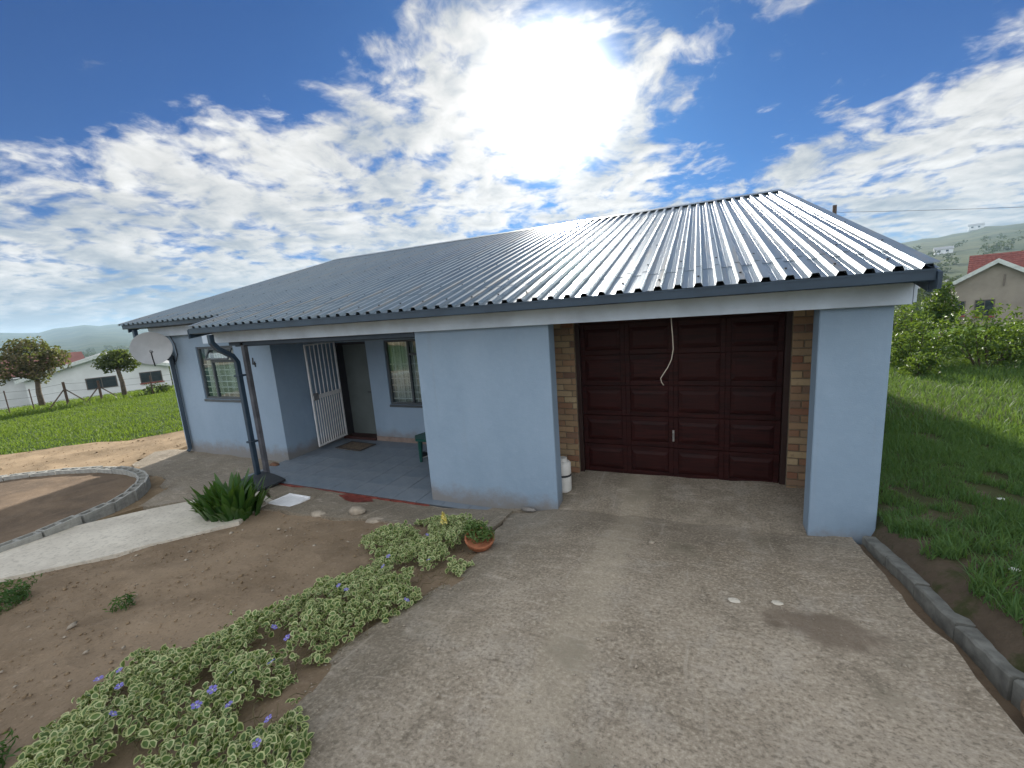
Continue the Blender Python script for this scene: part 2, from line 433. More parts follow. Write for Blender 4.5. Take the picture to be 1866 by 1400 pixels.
def m_tile(t):
    co = t.n('ShaderNodeTexCoord').outputs['Object']
    oi = t.n('ShaderNodeObjectInfo').outputs['Random']
    a = t.noise(co, 2.4, 6.0, 0.65)
    f = t.noise(co, 18.0, 5.0, 0.7)
    c = t.mix(t.step(a, 0.35, 0.65), (0.145, 0.185, 0.235), (0.205, 0.245, 0.295))
    c = t.mix(t.m('MULTIPLY', oi, 0.3), c, (0.24, 0.265, 0.30))
    c = t.mix(t.m('MULTIPLY', t.step(f, 0.52, 0.7), 0.35), c, (0.20, 0.19, 0.175))
    p = t.n('ShaderNodeBsdfPrincipled', Base_Color=c, Roughness=t.m('MULTIPLY_ADD', f, 0.3, 0.34))
    t.n('ShaderNodeOutputMaterial', Surface=p.outputs[0])


TILE = mat('slate_grey_tile', m_tile)


def m_brick(t):
    co = t.n('ShaderNodeTexCoord').outputs['Object']
    oi = t.n('ShaderNodeObjectInfo').outputs['Random']
    cr = t.n('ShaderNodeValToRGB', Fac=oi)
    e = cr.color_ramp.elements
    e[0].position, e[0].color = 0.0, (0.36, 0.26, 0.15, 1)
    e[1].position, e[1].color = 1.0, (0.46, 0.36, 0.22, 1)
    for ps, cl in ((0.25, (0.26, 0.125, 0.075, 1)), (0.45, (0.42, 0.31, 0.18, 1)), (0.62, (0.20, 0.12, 0.085, 1)), (0.8, (0.38, 0.23, 0.13, 1))):
        q = e.new(ps)
        q.color = cl
    off = t.vm('ADD', co, t.vm('SCALE', (7.0, 3.0, 5.0), scale=t.m('MULTIPLY', oi, 9.0)))
    f = t.noise(off, 28.0, 6.0, 0.7)
    c = t.mix(t.m('MULTIPLY', t.step(f, 0.55, 0.72), 0.5), cr.outputs[0], (0.13, 0.085, 0.06))
    p = t.n('ShaderNodeBsdfPrincipled', Base_Color=c, Roughness=0.88)
    t.put(p.inputs['Normal'], t.n('ShaderNodeBump', Height=f, Strength=0.6, Distance=0.006).outputs[0])
    t.n('ShaderNodeOutputMaterial', Surface=p.outputs[0])


BRICK = mat('face_brick', m_brick)


def m_mahog(t):
    co = t.n('ShaderNodeTexCoord').outputs['Object']
    oi = t.n('ShaderNodeObjectInfo').outputs['Random']
    off = t.vm('ADD', t.vm('MULTIPLY', co, (1.3, 1.0, 16.0)), t.vm('SCALE', (3.0, 5.0, 2.0), scale=t.m('MULTIPLY', oi, 20.0)))
    g = t.noise(off, 2.2, 6.0, 0.62, 0.5)
    c = t.mix(t.step(g, 0.3, 0.7), (0.012, 0.0045, 0.005), (0.042, 0.010, 0.0095))
    c = t.mix(t.m('MULTIPLY', oi, 0.35), c, (0.04, 0.011, 0.010))
    p = t.n('ShaderNodeBsdfPrincipled', Base_Color=c, Roughness=t.m('MULTIPLY_ADD', g, 0.15, 0.45))
    p.inputs['Specular IOR Level'].default_value = 0.16
    t.put(p.inputs['Normal'], t.n('ShaderNodeBump', Height=g, Strength=0.1, Distance=0.004).outputs[0])
    t.n('ShaderNodeOutputMaterial', Surface=p.outputs[0])


MAHOG = mat('varnished_hardwood', m_mahog)


def m_glass(t):
    p = t.n('ShaderNodeBsdfPrincipled', Base_Color=(0.9, 0.94, 0.95), Roughness=0.03)
    p.inputs['Transmission Weight'].default_value = 1.0
    p.inputs['IOR'].default_value = 1.45
    tr = t.n('ShaderNodeBsdfTransparent', Color=(0.85, 0.9, 0.9))
    gl = t.n('ShaderNodeBsdfGlossy', Color=(0.9, 0.95, 1.0), Roughness=0.03)
    fr = t.n('ShaderNodeFresnel', IOR=1.6)
    mx = t.n('ShaderNodeMixShader', _0=t.m('MULTIPLY_ADD', fr.outputs[0], 0.28, 0.005), _1=tr.outputs[0], _2=gl.outputs[0])
    t.n('ShaderNodeOutputMaterial', Surface=mx.outputs[0])


GLASS = mat('window_glass', m_glass)


def m_lace(t):
    co = t.n('ShaderNodeTexCoord').outputs['Object']
    wv = t.noise(t.vm('MULTIPLY', co, (26.0, 1.0, 0.6)), 1.0, 2.0, 0.5)
    dots = t.noise(co, 38.0, 4.0, 0.7)
    c = t.mix(t.step(wv, 0.35, 0.65), (0.50, 0.51, 0.47), (0.85, 0.85, 0.80))
    c = t.mix(t.m('MULTIPLY', t.step(dots, 0.5, 0.62), 0.5), c, (0.36, 0.37, 0.35))
    p = t.n('ShaderNodeBsdfDiffuse', Color=c)
    t.n('ShaderNodeOutputMaterial', Surface=p.outputs[0])


LACE = mat('lace_curtain', m_lace)


def m_redtile(t):
    co = t.n('ShaderNodeTexCoord').outputs['Object']
    f = t.noise(co, 5.0, 5.0, 0.7)
    c = t.mix(t.step(f, 0.35, 0.65), (0.17, 0.05, 0.045), (0.27, 0.085, 0.07))
    p = t.n('ShaderNodeBsdfPrincipled', Base_Color=c, Roughness=0.8)
    t.n('ShaderNodeOutputMaterial', Surface=p.outputs[0])


REDTILE = mat('red_roof_tile', m_redtile)
REDROOF = simple('faded_red_roof', (0.16, 0.06, 0.055), 0.75, 0.0, 0.2, 0.8)

# ------------------------------------------------------------------ mesh helpers


class MB:
    def __init__(self):
        self.v, self.f, self.mi = [], [], []

    def add(self, vs, fs, mi=0):
        o = len(self.v)
        self.v += [tuple(p) for p in vs]
        self.f += [tuple(i + o for i in f) for f in fs]
        self.mi += [mi] * len(fs)
        return self

    def box(self, x0, x1, y0, y1, z0, z1, mi=0, M=None):
        vs = [(x, y, z) for z in (z0, z1) for y in (y0, y1) for x in (x0, x1)]
        if M is not None:
            vs = [tuple(M @ Vector(p)) for p in vs]
        return self.add(vs, [(0, 2, 3, 1), (4, 5, 7, 6), (0, 1, 5, 4), (2, 6, 7, 3), (0, 4, 6, 2), (1, 3, 7, 5)], mi)

    def ext(self, poly, axis, a, b, mi=0):
        """polygon extruded along an axis; poly gives the other two coordinates in order"""
        n = len(poly)

        def mk(p, q):
            return {0: (q, p[0], p[1]), 1: (p[0], q, p[1]), 2: (p[0], p[1], q)}[axis]
        vs = [mk(p, a) for p in poly] + [mk(p, b) for p in poly]
        fs = [tuple(range(n))[::-1], tuple(range(n, 2 * n))] + [(i, (i + 1) % n, n + (i + 1) % n, n + i) for i in range(n)]
        return self.add(vs, fs, mi)

    def tube(self, pts, r, n=8, mi=0, cap=True):
        pts = [Vector(p) for p in pts]
        rs = r if isinstance(r, (list, tuple)) else [r] * len(pts)
        rings = []
        prev = None
        for i, p in enumerate(pts):
            t = (pts[min(i + 1, len(pts) - 1)] - pts[max(i - 1, 0)]).normalized()
            a = prev if prev is not None else (Vector((0, 0, 1)) if abs(t.z) < 0.9 else Vector((1, 0, 0)))
            u = (a - t * a.dot(t)).normalized()
            prev = u
            vv = t.cross(u)
            rings.append([p + (u * math.cos(2 * math.pi * k / n + math.pi / n) + vv * math.sin(2 * math.pi * k / n + math.pi / n)) * rs[i] for k in range(n)])
        vs = [q for ring in rings for q in ring]
        fs = []
        for i in range(len(pts) - 1):
            for k in range(n):
                fs.append((i * n + k, i * n + (k + 1) % n, (i + 1) * n + (k + 1) % n, (i + 1) * n + k))
        if cap:
            fs += [tuple(range(n))[::-1], tuple(range((len(pts) - 1) * n, len(pts) * n))]
        return self.add(vs, fs, mi)

    def lathe(self, prof, c=(0, 0, 0), n=20, mi=0):
        vs = [(c[0] + r * math.cos(2 * math.pi * k / n), c[1] + r * math.sin(2 * math.pi * k / n), c[2] + z) for r, z in prof for k in range(n)]
        fs = [(i * n + k, i * n + (k + 1) % n, (i + 1) * n + (k + 1) % n, (i + 1) * n + k) for i in range(len(prof) - 1) for k in range(n)]
        fs += [tuple(range(n))[::-1], tuple(range((len(prof) - 1) * n, len(prof) * n))]
        return self.add(vs, fs, mi)

    def data(self, name, mats):
        me = bpy.data.meshes.new(name)
        me.from_pydata(self.v, [], self.f)
        for m in (mats if isinstance(mats, (list, tuple)) else [mats]):
            me.materials.append(m)
        if any(self.mi):
            me.polygons.foreach_set('material_index', self.mi)
        me.update()
        return me


def link(name, me, parent=None, loc=None, rot=None):
    o = bpy.data.objects.new(name, me)
    COL.objects.link(o)
    if parent is not None:
        o.parent = parent
    if loc is not None:
        o.location = loc
    if rot is not None:
        o.rotation_euler = rot
    return o


def build(name, mb, mats, parent=None, bevel=0.0, smooth=False, loc=None, rot=None, seg=1):
    me = mb.data(name, mats)
    o = link(name, me, parent, loc, rot)
    if smooth:
        for p in me.polygons:
            p.use_smooth = True
    if bevel:
        md = o.modifiers.new('bevel', 'BEVEL')
        md.width = bevel
        md.segments = seg
        md.limit_method = 'ANGLE'
        md.angle_limit = R(40)
    return o


def np_mesh(name, V, F, mats, mi=None):
    """fast mesh from arrays; F has equal sized faces"""
    me = bpy.data.meshes.new(name)
    V = np.asarray(V, dtype=np.float32)
    F = np.asarray(F, dtype=np.int32)
    k = F.shape[1]
    me.vertices.add(len(V))
    me.vertices.foreach_set('co', V.ravel())
    me.loops.add(F.size)
    me.loops.foreach_set('vertex_index', F.ravel())
    me.polygons.add(len(F))
    me.polygons.foreach_set('loop_start', np.arange(0, F.size, k, dtype=np.int32))
    for m in (mats if isinstance(mats, (list, tuple)) else [mats]):
        me.materials.append(m)
    if mi is not None:
        me.polygons.foreach_set('material_index', np.asarray(mi, dtype=np.int32))
    me.update(calc_edges=True)
    return me


def thing(o, label, cat, group=None):
    o['label'] = label
    o['category'] = cat
    if group:
        o['group'] = group
    return o


def empty(name, loc, label, cat, group=None, rotz=0.0):
    o = bpy.data.objects.new(name, None)
    o.empty_display_size = 0.2
    COL.objects.link(o)
    o.location = loc
    o.rotation_euler = (0, 0, rotz)
    return thing(o, label, cat, group)


def structure(o, label=None, cat=None):
    o['kind'] = 'structure'
    if label:
        o['label'] = label
    if cat:
        o['category'] = cat
    return o


def copy_tree(o, parent=None):
    c = o.copy()
    COL.objects.link(c)
    c.parent = parent
    for ch in o.children:
        copy_tree(ch, c)
    return c


# ------------------------------------------------------------------ ground heights
BX = [-30, -16, -10.5, -7.2, -3.42, -2.2, -1.55, 1.0, 1.38, 1.60, 2.5, 6, 30]
BZ = [0.0, 0.0, 0.0, -0.02, -0.03, 0.02, 0.13, 0.19, 0.24, 0.43, 0.50, 0.50, 0.40]
KX = [-16, -9, -6, -4, -2.2, 3, 8, 30]
KZ = [0.0, 0.045, 0.09, 0.13, 0.175, 0.175, 0.12, 0.03]


def gz(x, y):
    x = np.asarray(x, dtype=float)
    y = np.asarray(y, dtype=float)
    b = np.interp(x, BX, BZ)
    k = np.interp(x, KX, KZ)
    d = 4.56 - y
    dd = np.where(d > 0, 9.0 * np.tanh(d / 9.0), 0.0)
    z = b + k * dd
    drv = (x > -1.75) & (x < 1.37)
    z = z + np.where(drv, 0.14 * np.clip(y - 4.60, 0, 1.0), 0.0)
    return z


def g1(x, y):
    return float(gz(x, y))


LR = [0, 14, 20, 28, 40, 52, 80, 150, 300, 600, 1100, 1700, 2250, 2700, 3300, 6000]
LZ = [0, 0.0, -0.1, -0.25, -1.2, -2.2, -5.5, -11, -15, -13, -2, 22, 58, 50, 30, 10]
RR = [0, 8, 14, 30, 45, 60, 100, 200, 450, 900, 1150, 1600, 3000, 6000]
RZ = [0.45, 0.5, 0.45, -0.1, -0.9, -1.6, -2.0, 0.5, 20, 59, 64, 48, 20, 10]
KR = [0, 10, 30, 100, 400, 6000]
KZ2 = [1.2, 1.8, 2.3, 3.0, 5.0, 5.0]


def terrain_z(x, y):
    r = np.hypot(x, y)
    az = np.degrees(np.arctan2(x, y))
    zl = np.interp(r, LR, LZ)
    zr = np.interp(r, RR, RZ)
    zb = np.interp(r, KR, KZ2)
    t = np.clip((az + 55) / 65.0, 0, 1)
    t = t * t * (3 - 2 * t)
    z = zl * (1 - t) + zr * t
    bk = np.clip((np.abs(az) - 88) / 40.0, 0, 1)
    bk = bk * bk * (3 - 2 * bk)
    z = z * (1 - bk) + zb * bk
    # ridges and hummocks far off
    fa = np.clip((r - 500) / 1500.0, 0, 1)
    z = z + fa * (7 * np.sin(az * 0.55 + 1.0) + 4.5 * np.sin(az * 1.3 + r * 0.002) + 2.5 * np.sin(az * 2.9 + 0.6))
    # right hill climbs to the right
    rh = np.clip((az - 8) / 25.0, 0, 1.3) * np.clip((r - 200) / 700.0, 0, 1)
    z = z + rh * 16.0 * np.clip(2 - r / 1500.0, 0, 1) - np.clip((18 - az) / 10, 0, 1) * np.clip((r - 200) / 700.0, 0, 1) * (az > -20) * 4
    near = np.clip((r - 11.0) / 9.0, 0, 1)
    near = near * near * (3 - 2 * near)
    return gz(x, y) * (1 - near) + z * near


def t1(x, y):
    return float(terrain_z(np.array([x]), np.array([y]))[0])


# ------------------------------------------------------------------ ground sheets
SHEETS = []


def inside(poly, x, y):
    c = np.zeros(np.shape(x), bool)
    j = len(poly) - 1
    for i in range(len(poly)):
        xi, yi = poly[i]
        xj, yj = poly[j]
        hit = ((yi > y) != (yj > y)) & (x < (xj - xi) * (y - yi) / (yj - yi + 1e-12) + xi)
        c ^= hit
        j = i
    return c


def ragged(poly, step=0.12, amp=0.02, seed=0, keep=()):
    out = []
    n = len(poly)
    for i in range(n):
        a, b = Vector(poly[i]), Vector(poly[(i + 1) % n])
        L = (b - a).length
        m = max(1, int(L / step))
        nrm = Vector((-(b - a).y, (b - a).x)).normalized()
        for k in range(m):
            p = a.lerp(b, k / m)
            if i not in keep and not (k == 0 and (i - 1) % n in keep):
                p = p + nrm * amp * 2 * noise.fractal(Vector((p.x * 2.3, p.y * 2.3, seed * 7.1)), 1.0, 2.0, 4)
            out.append((p.x, p.y))
    return out


def sheet(name, poly, m, off=0.03, res=0.16, skirt=0.15, hfun=None, rough=0.0, seed=1):
    hfun = hfun or gz
    n = len(poly)
    xs = [p[0] for p in poly]
    ys = [p[1] for p in poly]
    gx, gy = np.meshgrid(np.arange(min(xs), max(xs), res), np.arange(min(ys), max(ys), res))
    gx = gx.ravel() + rng.uniform(-res * .25, res * .25, gx.size)
    gy = gy.ravel() + rng.uniform(-res * .25, res * .25, gy.size)
    k = inside(poly, gx, gy)
    gx, gy = gx[k], gy[k]
    pb = np.array(poly)
    d = np.min(np.hypot(gx[:, None] - pb[None, :, 0], gy[:, None] - pb[None, :, 1]), axis=1)
    gx, gy = gx[d > res * .5], gy[d > res * .5]
    V2 = [Vector(p) for p in poly] + [Vector((a, b)) for a, b in zip(gx, gy)]
    E = [(i, (i + 1) % n) for i in range(n)]
    vo, eo, fo, ov, oe, of = delaunay_2d_cdt(V2, E, [], 1, 1e-5)
    X = np.array([v.x for v in vo])
    Y = np.array([v.y for v in vo])
    Zz = hfun(X, Y) + off
    if rough:
        Zz = Zz + np.array([rough * noise.fractal(Vector((a * 1.7, b * 1.7, seed)), 1.0, 2.0, 5) for a, b in zip(X, Y)])
    vs = [(float(a), float(b), float(c)) for a, b, c in zip(X, Y, Zz)]
    fs = [tuple(f) for f in fo]
    if skirt:
        cnt = {}
        for f in fs:
            for i in range(len(f)):
                e = (f[i], f[(i + 1) % len(f)])
                cnt[e] = 1
        bd = [e for e in cnt if (e[1], e[0]) not in cnt]
        low = {}
        for a, b in bd:
            for q in (a, b):
                if q not in low:
                    low[q] = len(vs)
                    vs.append((vs[q][0], vs[q][1], vs[q][2] - skirt))
        for a, b in bd:
            fs.append((b, a, low[a], low[b]))
    me = bpy.data.meshes.new(name)
    me.from_pydata(vs, [], fs)
    me.materials.append(m)
    me.update()
    SHEETS.append(poly)
    return structure(link(name, me))


drive_poly = ragged([(-2.16, 4.50), (-1.98, 3.40), (-1.86, 2.64), (-2.02, 1.96), (-2.10, 1.58), (-2.0, 1.28), (-1.78, 1.06), (-1.55, 0.8), (-1.2, -0.6), (-1.1, -5.0), (1.30, -5.0), (1.30, 1.2), (1.32, 2.4), (1.31, 3.3),
                     (1.35, 4.50), (1.36, 5.62), (-1.70, 5.62), (-1.70, 4.55)], 0.14, 0.022, 3, keep=(14, 15, 16, 17))
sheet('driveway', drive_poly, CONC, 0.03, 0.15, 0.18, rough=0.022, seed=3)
strip_poly = ragged([(1.15, -5.0), (1.46, -5.0), (1.46, 4.5), (1.15, 4.5)], 0.3, 0.0, 2)
sheet('kerb_soil', strip_poly, BEDSOIL, -0.03, 0.12, 0.05, rough=0.05, seed=77, hfun=lambda x, y: gz(np.minimum(x, 1.2), y) + 0.12 * np.maximum(x - 1.2, 0))
apron_poly = ragged([(-5.95, 3.52), (-4.8, 3.60), (-3.6, 3.70), (-2.75, 3.80), (-2.14, 3.86), (-2.14, 4.50), (-1.72, 4.56), (-1.72, 4.7), (-7.6, 4.7), (-7.3, 4.28), (-6.3, 4.12), (-5.85, 3.86)], 0.12, 0.03, 5, keep=(7,))
sheet('concrete_apron', apron_poly, CONC, 0.045, 0.14, 0.16, rough=0.03, seed=9)
wing_poly = ragged([(-7.06, 3.42), (-6.55, 4.12), (-7.3, 4.30), (-7.36, 5.40), (-10.6, 5.40), (-11.3, 5.0), (-10.7, 4.3), (-9.8, 4.02), (-8.9, 4.0), (-8.2, 3.66), (-7.75, 3.1)], 0.14, 0.03, 6)
sheet('wing_apron', wing_poly, CONC, 0.02, 0.16, 0.12, rough=0.03, seed=12)
path_poly = ragged([(-9.3, -1.6), (-8.0, -2.0), (-7.2, 0.22), (-6.5, 1.36), (-5.95, 2.10), (-5.42, 3.12), (-5.55, 3.30), (-5.75, 3.84), (-6.5, 4.10), (-7.05, 3.40), (-7.62, 2.45), (-7.9, 1.75), (-8.45, 0.5)], 0.2, 0.015, 8)
sheet('path', path_poly, PATH, 0.045, 0.18, 0.15, rough=0.012, seed=17)
soil_poly = ragged([(-5.44, 3.10), (-5.97, 2.08), (-6.52, 1.34), (-7.22, 0.2), (-8.1, -2.2), (-7.0, -5.0), (-1.0, -5.0), (-1.1, -0.6), (-1.45, 0.8), (-1.9, 1.3), (-2.0, 1.58), (-1.92, 1.96), (-1.76, 2.64), (-1.9, 3.4), (-2.04, 3.8), (-2.75, 3.84), (-3.6, 3.74), (-4.8, 3.64), (-5.7, 3.56)], 0.25, 0.0, 2)
sheet('garden_soil', soil_poly, SOIL, 0.012, 0.15, 0.08, rough=0.04, seed=21)
bed_pts = [(-7.72, 1.2), (-7.66, 1.68), (-7.74, 2.18), (-7.88, 2.70), (-8.20, 3.16), (-8.70, 3.58), (-9.45, 3.80), (-10.3, 3.74), (-11.25, 3.36), (-12.0, 2.8), (-12.7, 1.9), (-13.0, 0.8), (-12.6, -0.6), (-11.5, -1.6), (-9.6, -1.5), (-8.4, -0.3)]


def bed_h(x, y):
    return gz(x, y) * 0.5 + 0.13


bed_poly = ragged(bed_pts, 0.3, 0.0, 4)
sheet('bed_soil', bed_poly, BEDSOIL, 0.0, 0.2, 0.3, hfun=bed_h, rough=0.03, seed=31)
yard_poly = ragged([(-11.2, 5.6), (-10.9, 5.2), (-11.1, 4.6), (-10.4, 4.25), (-9.6, 4.06), (-8.9, 4.04), (-8.25, 3.7), (-7.78, 3.1), (-7.66, 2.3), (-8.0, 1.6), (-8.6, 0.2), (-10.0, -2.5), (-14.0, -3.0), (-18.5, -1.0), (-17.6, 2.0), (-15.9, 3.75), (-14.6, 4.9), (-13.3, 5.75), (-12.6, 7.5), (-12.0, 11.0), (-10.7, 11.0), (-10.7, 5.7)], 0.3, 0.10, 11)
sheet('dirt_yard', yard_poly, YARD, 0.005, 0.25, 0.08, rough=0.035, seed=41)

red_poly = ragged([(-4.95, 4.30), (-4.70, 4.20), (-4.45, 4.18), (-4.22, 4.28), (-4.35, 4.36), (-4.8, 4.37)], 0.05, 0.03, 14)
sheet('red_paint_patch', red_poly, REDPAINT, 0.056, 0.06, 0.004, rough=0.03, seed=9)
unseen_road_poly = ragged([(-40, -14.0), (30, -14.0), (30, -7.0), (-40, -7.0)], 1.0, 0.2, 15)
sheet('unseen_road', unseen_road_poly, YARD, 0.02, 0.9, 0.1, hfun=lambda x, y: terrain_z(x, y), seed=51)  # unseen road behind the camera, added to tan the window reflections
# terrain, one polar sheet out to the horizon
NA = 360
rad = [0.0] + list(np.geomspace(0.6, 26, 78)) + list(np.geomspace(27, 6000, 62))
TA = np.radians(np.arange(NA) * 360.0 / NA)
V = []
for r in rad:
    V.append(np.stack([np.sin(TA) * r, np.cos(TA) * r], 1))
V = np.concatenate(V)
TZ = terrain_z(V[:, 0], V[:, 1])
cover = np.zeros(len(V), bool)
for pl in SHEETS:
    cover |= inside(pl, V[:, 0], V[:, 1])
# the plot under the house is cut down to the footings
under = (V[:, 0] > -10.6) & (V[:, 0] < 1.5) & (V[:, 1] > 4.5) & (V[:, 1] < 16.5)
rr = np.hypot(V[:, 0], V[:, 1])
nz = np.array([noise.fractal(Vector((a * .6, b * .6, 3.3)), 1.0, 2.0, 4) for a, b in V])
TZ = TZ + np.where(rr < 60, np.clip(rr / 12.0, 0.25, 1.0) * 0.035 * nz, np.where(rr > 300, 3.0 * nz * np.clip((rr - 300) / 800, 0, 1), 0.0))
TZ = np.where(cover, TZ - 0.13, TZ)
TZ = np.where(under, -0.10, TZ)
idx = np.arange(len(V)).reshape(len(rad), NA)
F = np.stack([idx[:-1], np.roll(idx[:-1], -1, 1), np.roll(idx[1:], -1, 1), idx[1:]], -1).reshape(-1, 4)[:, ::-1]
tm = np_mesh('grass_ground', np.column_stack([V, TZ]), F, TERRAIN)
tm.polygons.foreach_set('use_smooth', np.ones(len(F), dtype=bool))
structure(link('grass_ground', tm))

# ------------------------------------------------------------------ the house
house = empty('house', (0, 0, 0), 'blue grey plastered bungalow with ribbed metal roof, porch and single garage', 'house')


def part(name, mb, m, bevel=0.0, parent=None, **k):
    return build(name, mb, m, parent or house, bevel, **k)


ZB = 2.43        # underside of the fascia beam
Z0 = -0.35       # footing
# walls
mb = MB()
wx0, wx1, wz0, wz1 = -9.51, -8.32, 1.235, 2.33
mb.box(-10.55, wx0, 5.29, 5.51, Z0, 2.78)
mb.box(wx1, -7.25, 5.29, 5.51, Z0, 2.78)
mb.box(wx0, wx1, 5.29, 5.51, Z0, wz0)
mb.box(wx0, wx1, 5.29, 5.51, wz1, 2.78)
part('wing_wall', mb, PLASTER)
part('porch_side_wall', MB().box(-7.47, -7.253, 5.513, 6.95, Z0, 2.40), PLASTER)
mb = MB()
px0, px1, pz0, pz1 = -5.85, -4.55, 0.86, 2.20
mb.box(-6.33, px0, 6.75, 6.97, Z0, 2.40)
mb.box(px1, -1.90, 6.75, 6.97, Z0, 2.40)
mb.box(px0, px1, 6.75, 6.97, Z0, pz0)
mb.box(px0, px1, 6.75, 6.97, pz1, 2.40)
mb.box(-7.25, -6.33, 6.75, 6.97, 2.20, 2.40)
part('porch_wall', mb, PLASTER)
part('wall_panel', MB().box(-3.42, -1.553, 4.56, 4.765, Z0, ZB), PLASTER, 0.008)
part('garage_side_wall', MB().box(-1.90, -1.79, 4.768, 5.447, Z0, ZB).box(-1.90, -1.79, 5.447, 16.2, Z0, 2.75), PLASTER)
part('column', MB().box(1.003, 1.524, 4.56, 4.775, Z0, ZB), PLASTER, 0.008)
part('right_side_wall', MB().box(1.32, 1.518, 4.778, 16.2, Z0, 2.5), PLASTER)
part('left_side_wall', MB().box(-10.55, -10.33, 5.513, 16.2, Z0, 2.78), PLASTER)
part('back_wall', MB().box(-10.55, 1.518, 16.203, 16.42, Z0, 2.78), PLASTER)
tn = 0.2924


def roofz(y):
    return 2.692 + tn * (y - 4.138)


for xa, xb in ((-10.54, -10.34), (1.33, 1.51)):
    part('gable_wall', MB().ext([(5.6, 2.80), (16.3, 2.80), (10.96, roofz(10.96) - 0.14)], 0, xa, xb), PLASTER)
# ceilings
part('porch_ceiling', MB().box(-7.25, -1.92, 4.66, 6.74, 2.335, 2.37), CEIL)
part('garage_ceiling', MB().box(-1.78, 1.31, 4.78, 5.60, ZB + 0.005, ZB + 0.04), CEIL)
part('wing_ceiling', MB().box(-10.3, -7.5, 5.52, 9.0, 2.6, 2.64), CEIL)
# dark rooms behind the windows
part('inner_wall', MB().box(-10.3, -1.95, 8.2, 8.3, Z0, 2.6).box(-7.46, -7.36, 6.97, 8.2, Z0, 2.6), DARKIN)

# fascia boards (white) and gutters (charcoal)
part('fascia_board', MB().box(-7.78, 1.60, 4.46, 4.50, ZB - 0.005, 2.645), FASCIA, 0.004)
part('fascia_board', MB().box(-10.75, -7.82, 5.13, 5.17, 2.60, 2.81), FASCIA, 0.004)
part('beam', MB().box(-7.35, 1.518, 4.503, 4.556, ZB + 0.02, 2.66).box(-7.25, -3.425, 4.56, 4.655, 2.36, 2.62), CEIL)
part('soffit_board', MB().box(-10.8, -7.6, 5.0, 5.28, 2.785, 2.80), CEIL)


def gutter_mb(x0, x1, y, z):
    g = MB()
    h = 0.088
    g.ext([(y, z), (y, z - h + 0.01), (y + 0.015, z - h), (y + 0.115, z - h), (y + 0.125, z - h + 0.01), (y + 0.125, z), (y + 0.118, z),
           (y + 0.118, z - h + 0.013), (y + 0.008, z - h + 0.013), (y + 0.008, z)], 0, x0, x1)
    g.ext([(y - 0.006, z + 0.003), (y - 0.006, z - 0.012), (y + 0.006, z - 0.012), (y + 0.006, z + 0.003)], 0, x0, x1)
    for xa in (x0 - 0.004, x1):
        g.box(xa, xa + 0.004, y, y + 0.125, z - h, z)
    return g


gut = part('gutter', gutter_mb(-7.46, 1.585, 4.10, 2.685), CHAR)
part('gutter', gutter_mb(-10.98, -7.62, 4.80, 2.885), CHAR)
# verge boards at the roof ends
for x0, y0 in ((1.59, 4.20), (-11.02, 4.90)):
    ysp = 10.96
    part('verge_board', MB().ext([(y0, roofz(y0) - 0.19), (ysp, roofz(ysp) - 0.19), (ysp, roofz(ysp) - 0.012), (y0, roofz(y0) - 0.012)], 0, x0, x0 + 0.028)
         .ext([(ysp + .001, roofz(ysp) - 0.19), (17.3, roofz(ysp) - tn * (17.3 - ysp) - .19), (17.3, roofz(ysp) - tn * (17.3 - ysp) - .012), (ysp + .001, roofz(ysp) - 0.012)], 0, x0, x0 + 0.028), CHAR)
part('verge_board', MB().ext([(4.10, 2.53), (4.95, 2.66), (4.95, roofz(4.95) - 0.012), (4.10, roofz(4.10) - 0.012)], 0, -7.50, -7.475), CHAR)
part('verge_board', MB().ext([(4.08, 2.54), (4.195, 2.54), (4.195, roofz(4.195) - 0.015), (4.08, roofz(4.08) - 0.012)], 0, 1.592, 1.618), CHAR)
part('verge_trim', MB().ext([(4.46, 2.44), (4.95, 2.46), (4.95, 2.60), (4.46, 2.60)], 0, 1.603, 1.625), FASCIA)

# the roof: dark lining under, ribbed sheets above
lin = MB()
lin.ext([(4.2, roofz(4.2) - 0.06), (4.9, roofz(4.9) - 0.06), (4.9, roofz(4.9) - 0.03), (4.2, roofz(4.2) - 0.03)], 0, -7.47, 1.588)
lin.ext([(4.902, roofz(4.902) - 0.06), (10.95, roofz(10.95) - 0.06), (10.95, roofz(10.95) - 0.03), (4.902, roofz(4.902) - 0.03)], 0, -10.99, 1.588)
yb = 17.3
zb_ = roofz(10.96) - tn * (yb - 10.96)
lin.ext([(10.952, roofz(10.95) - 0.06), (yb, zb_ - 0.06), (yb, zb_ - 0.03), (10.952, roofz(10.95) - 0.03)], 0, -10.99, 1.588)
roof = part('roof', lin, simple('roof_underlay', (0.16, 0.17, 0.18), 0.7))
PITCH, RIB = 0.1715, 0.036


def sheet_prof(npitch):
    pts = []
    for k in range(npitch):
        x = k * PITCH
        pts += [(x, 0.0), (x + 0.046, 0.0), (x + 0.048, 0.003), (x + 0.053, 0.003), (x + 0.055, 0.0), (x + 0.094, 0.0), (x + 0.110, RIB), (x + 0.156, RIB)]
    pts.append((npitch * PITCH, 0.0))
    pts.append((npitch * PITCH + 0.03, 0.0))
    return pts


def sheet_mesh(npitch, length):
    pr = sheet_prof(npitch)
    mbs = MB()
    th = 0.0012
    vs, fs = [], []
    n = len(pr)
    for s in (0.0, length):
        for zoff in (th, -th):
            vs += [(x, s, z + zoff) for x, z in pr]
    for i in range(n - 1):
        fs.append((i, i + 1, 2 * n + i + 1, 2 * n + i))
        fs.append((n + i + 1, n + i, 3 * n + i, 3 * n + i + 1))
        fs.append((i + 1, i, n + i, n + i + 1))
        fs.append((2 * n + i, 2 * n + i + 1, 3 * n + i + 1, 3 * n + i))
    mbs.add(vs, fs)
    return mbs


ang = math.atan(tn)


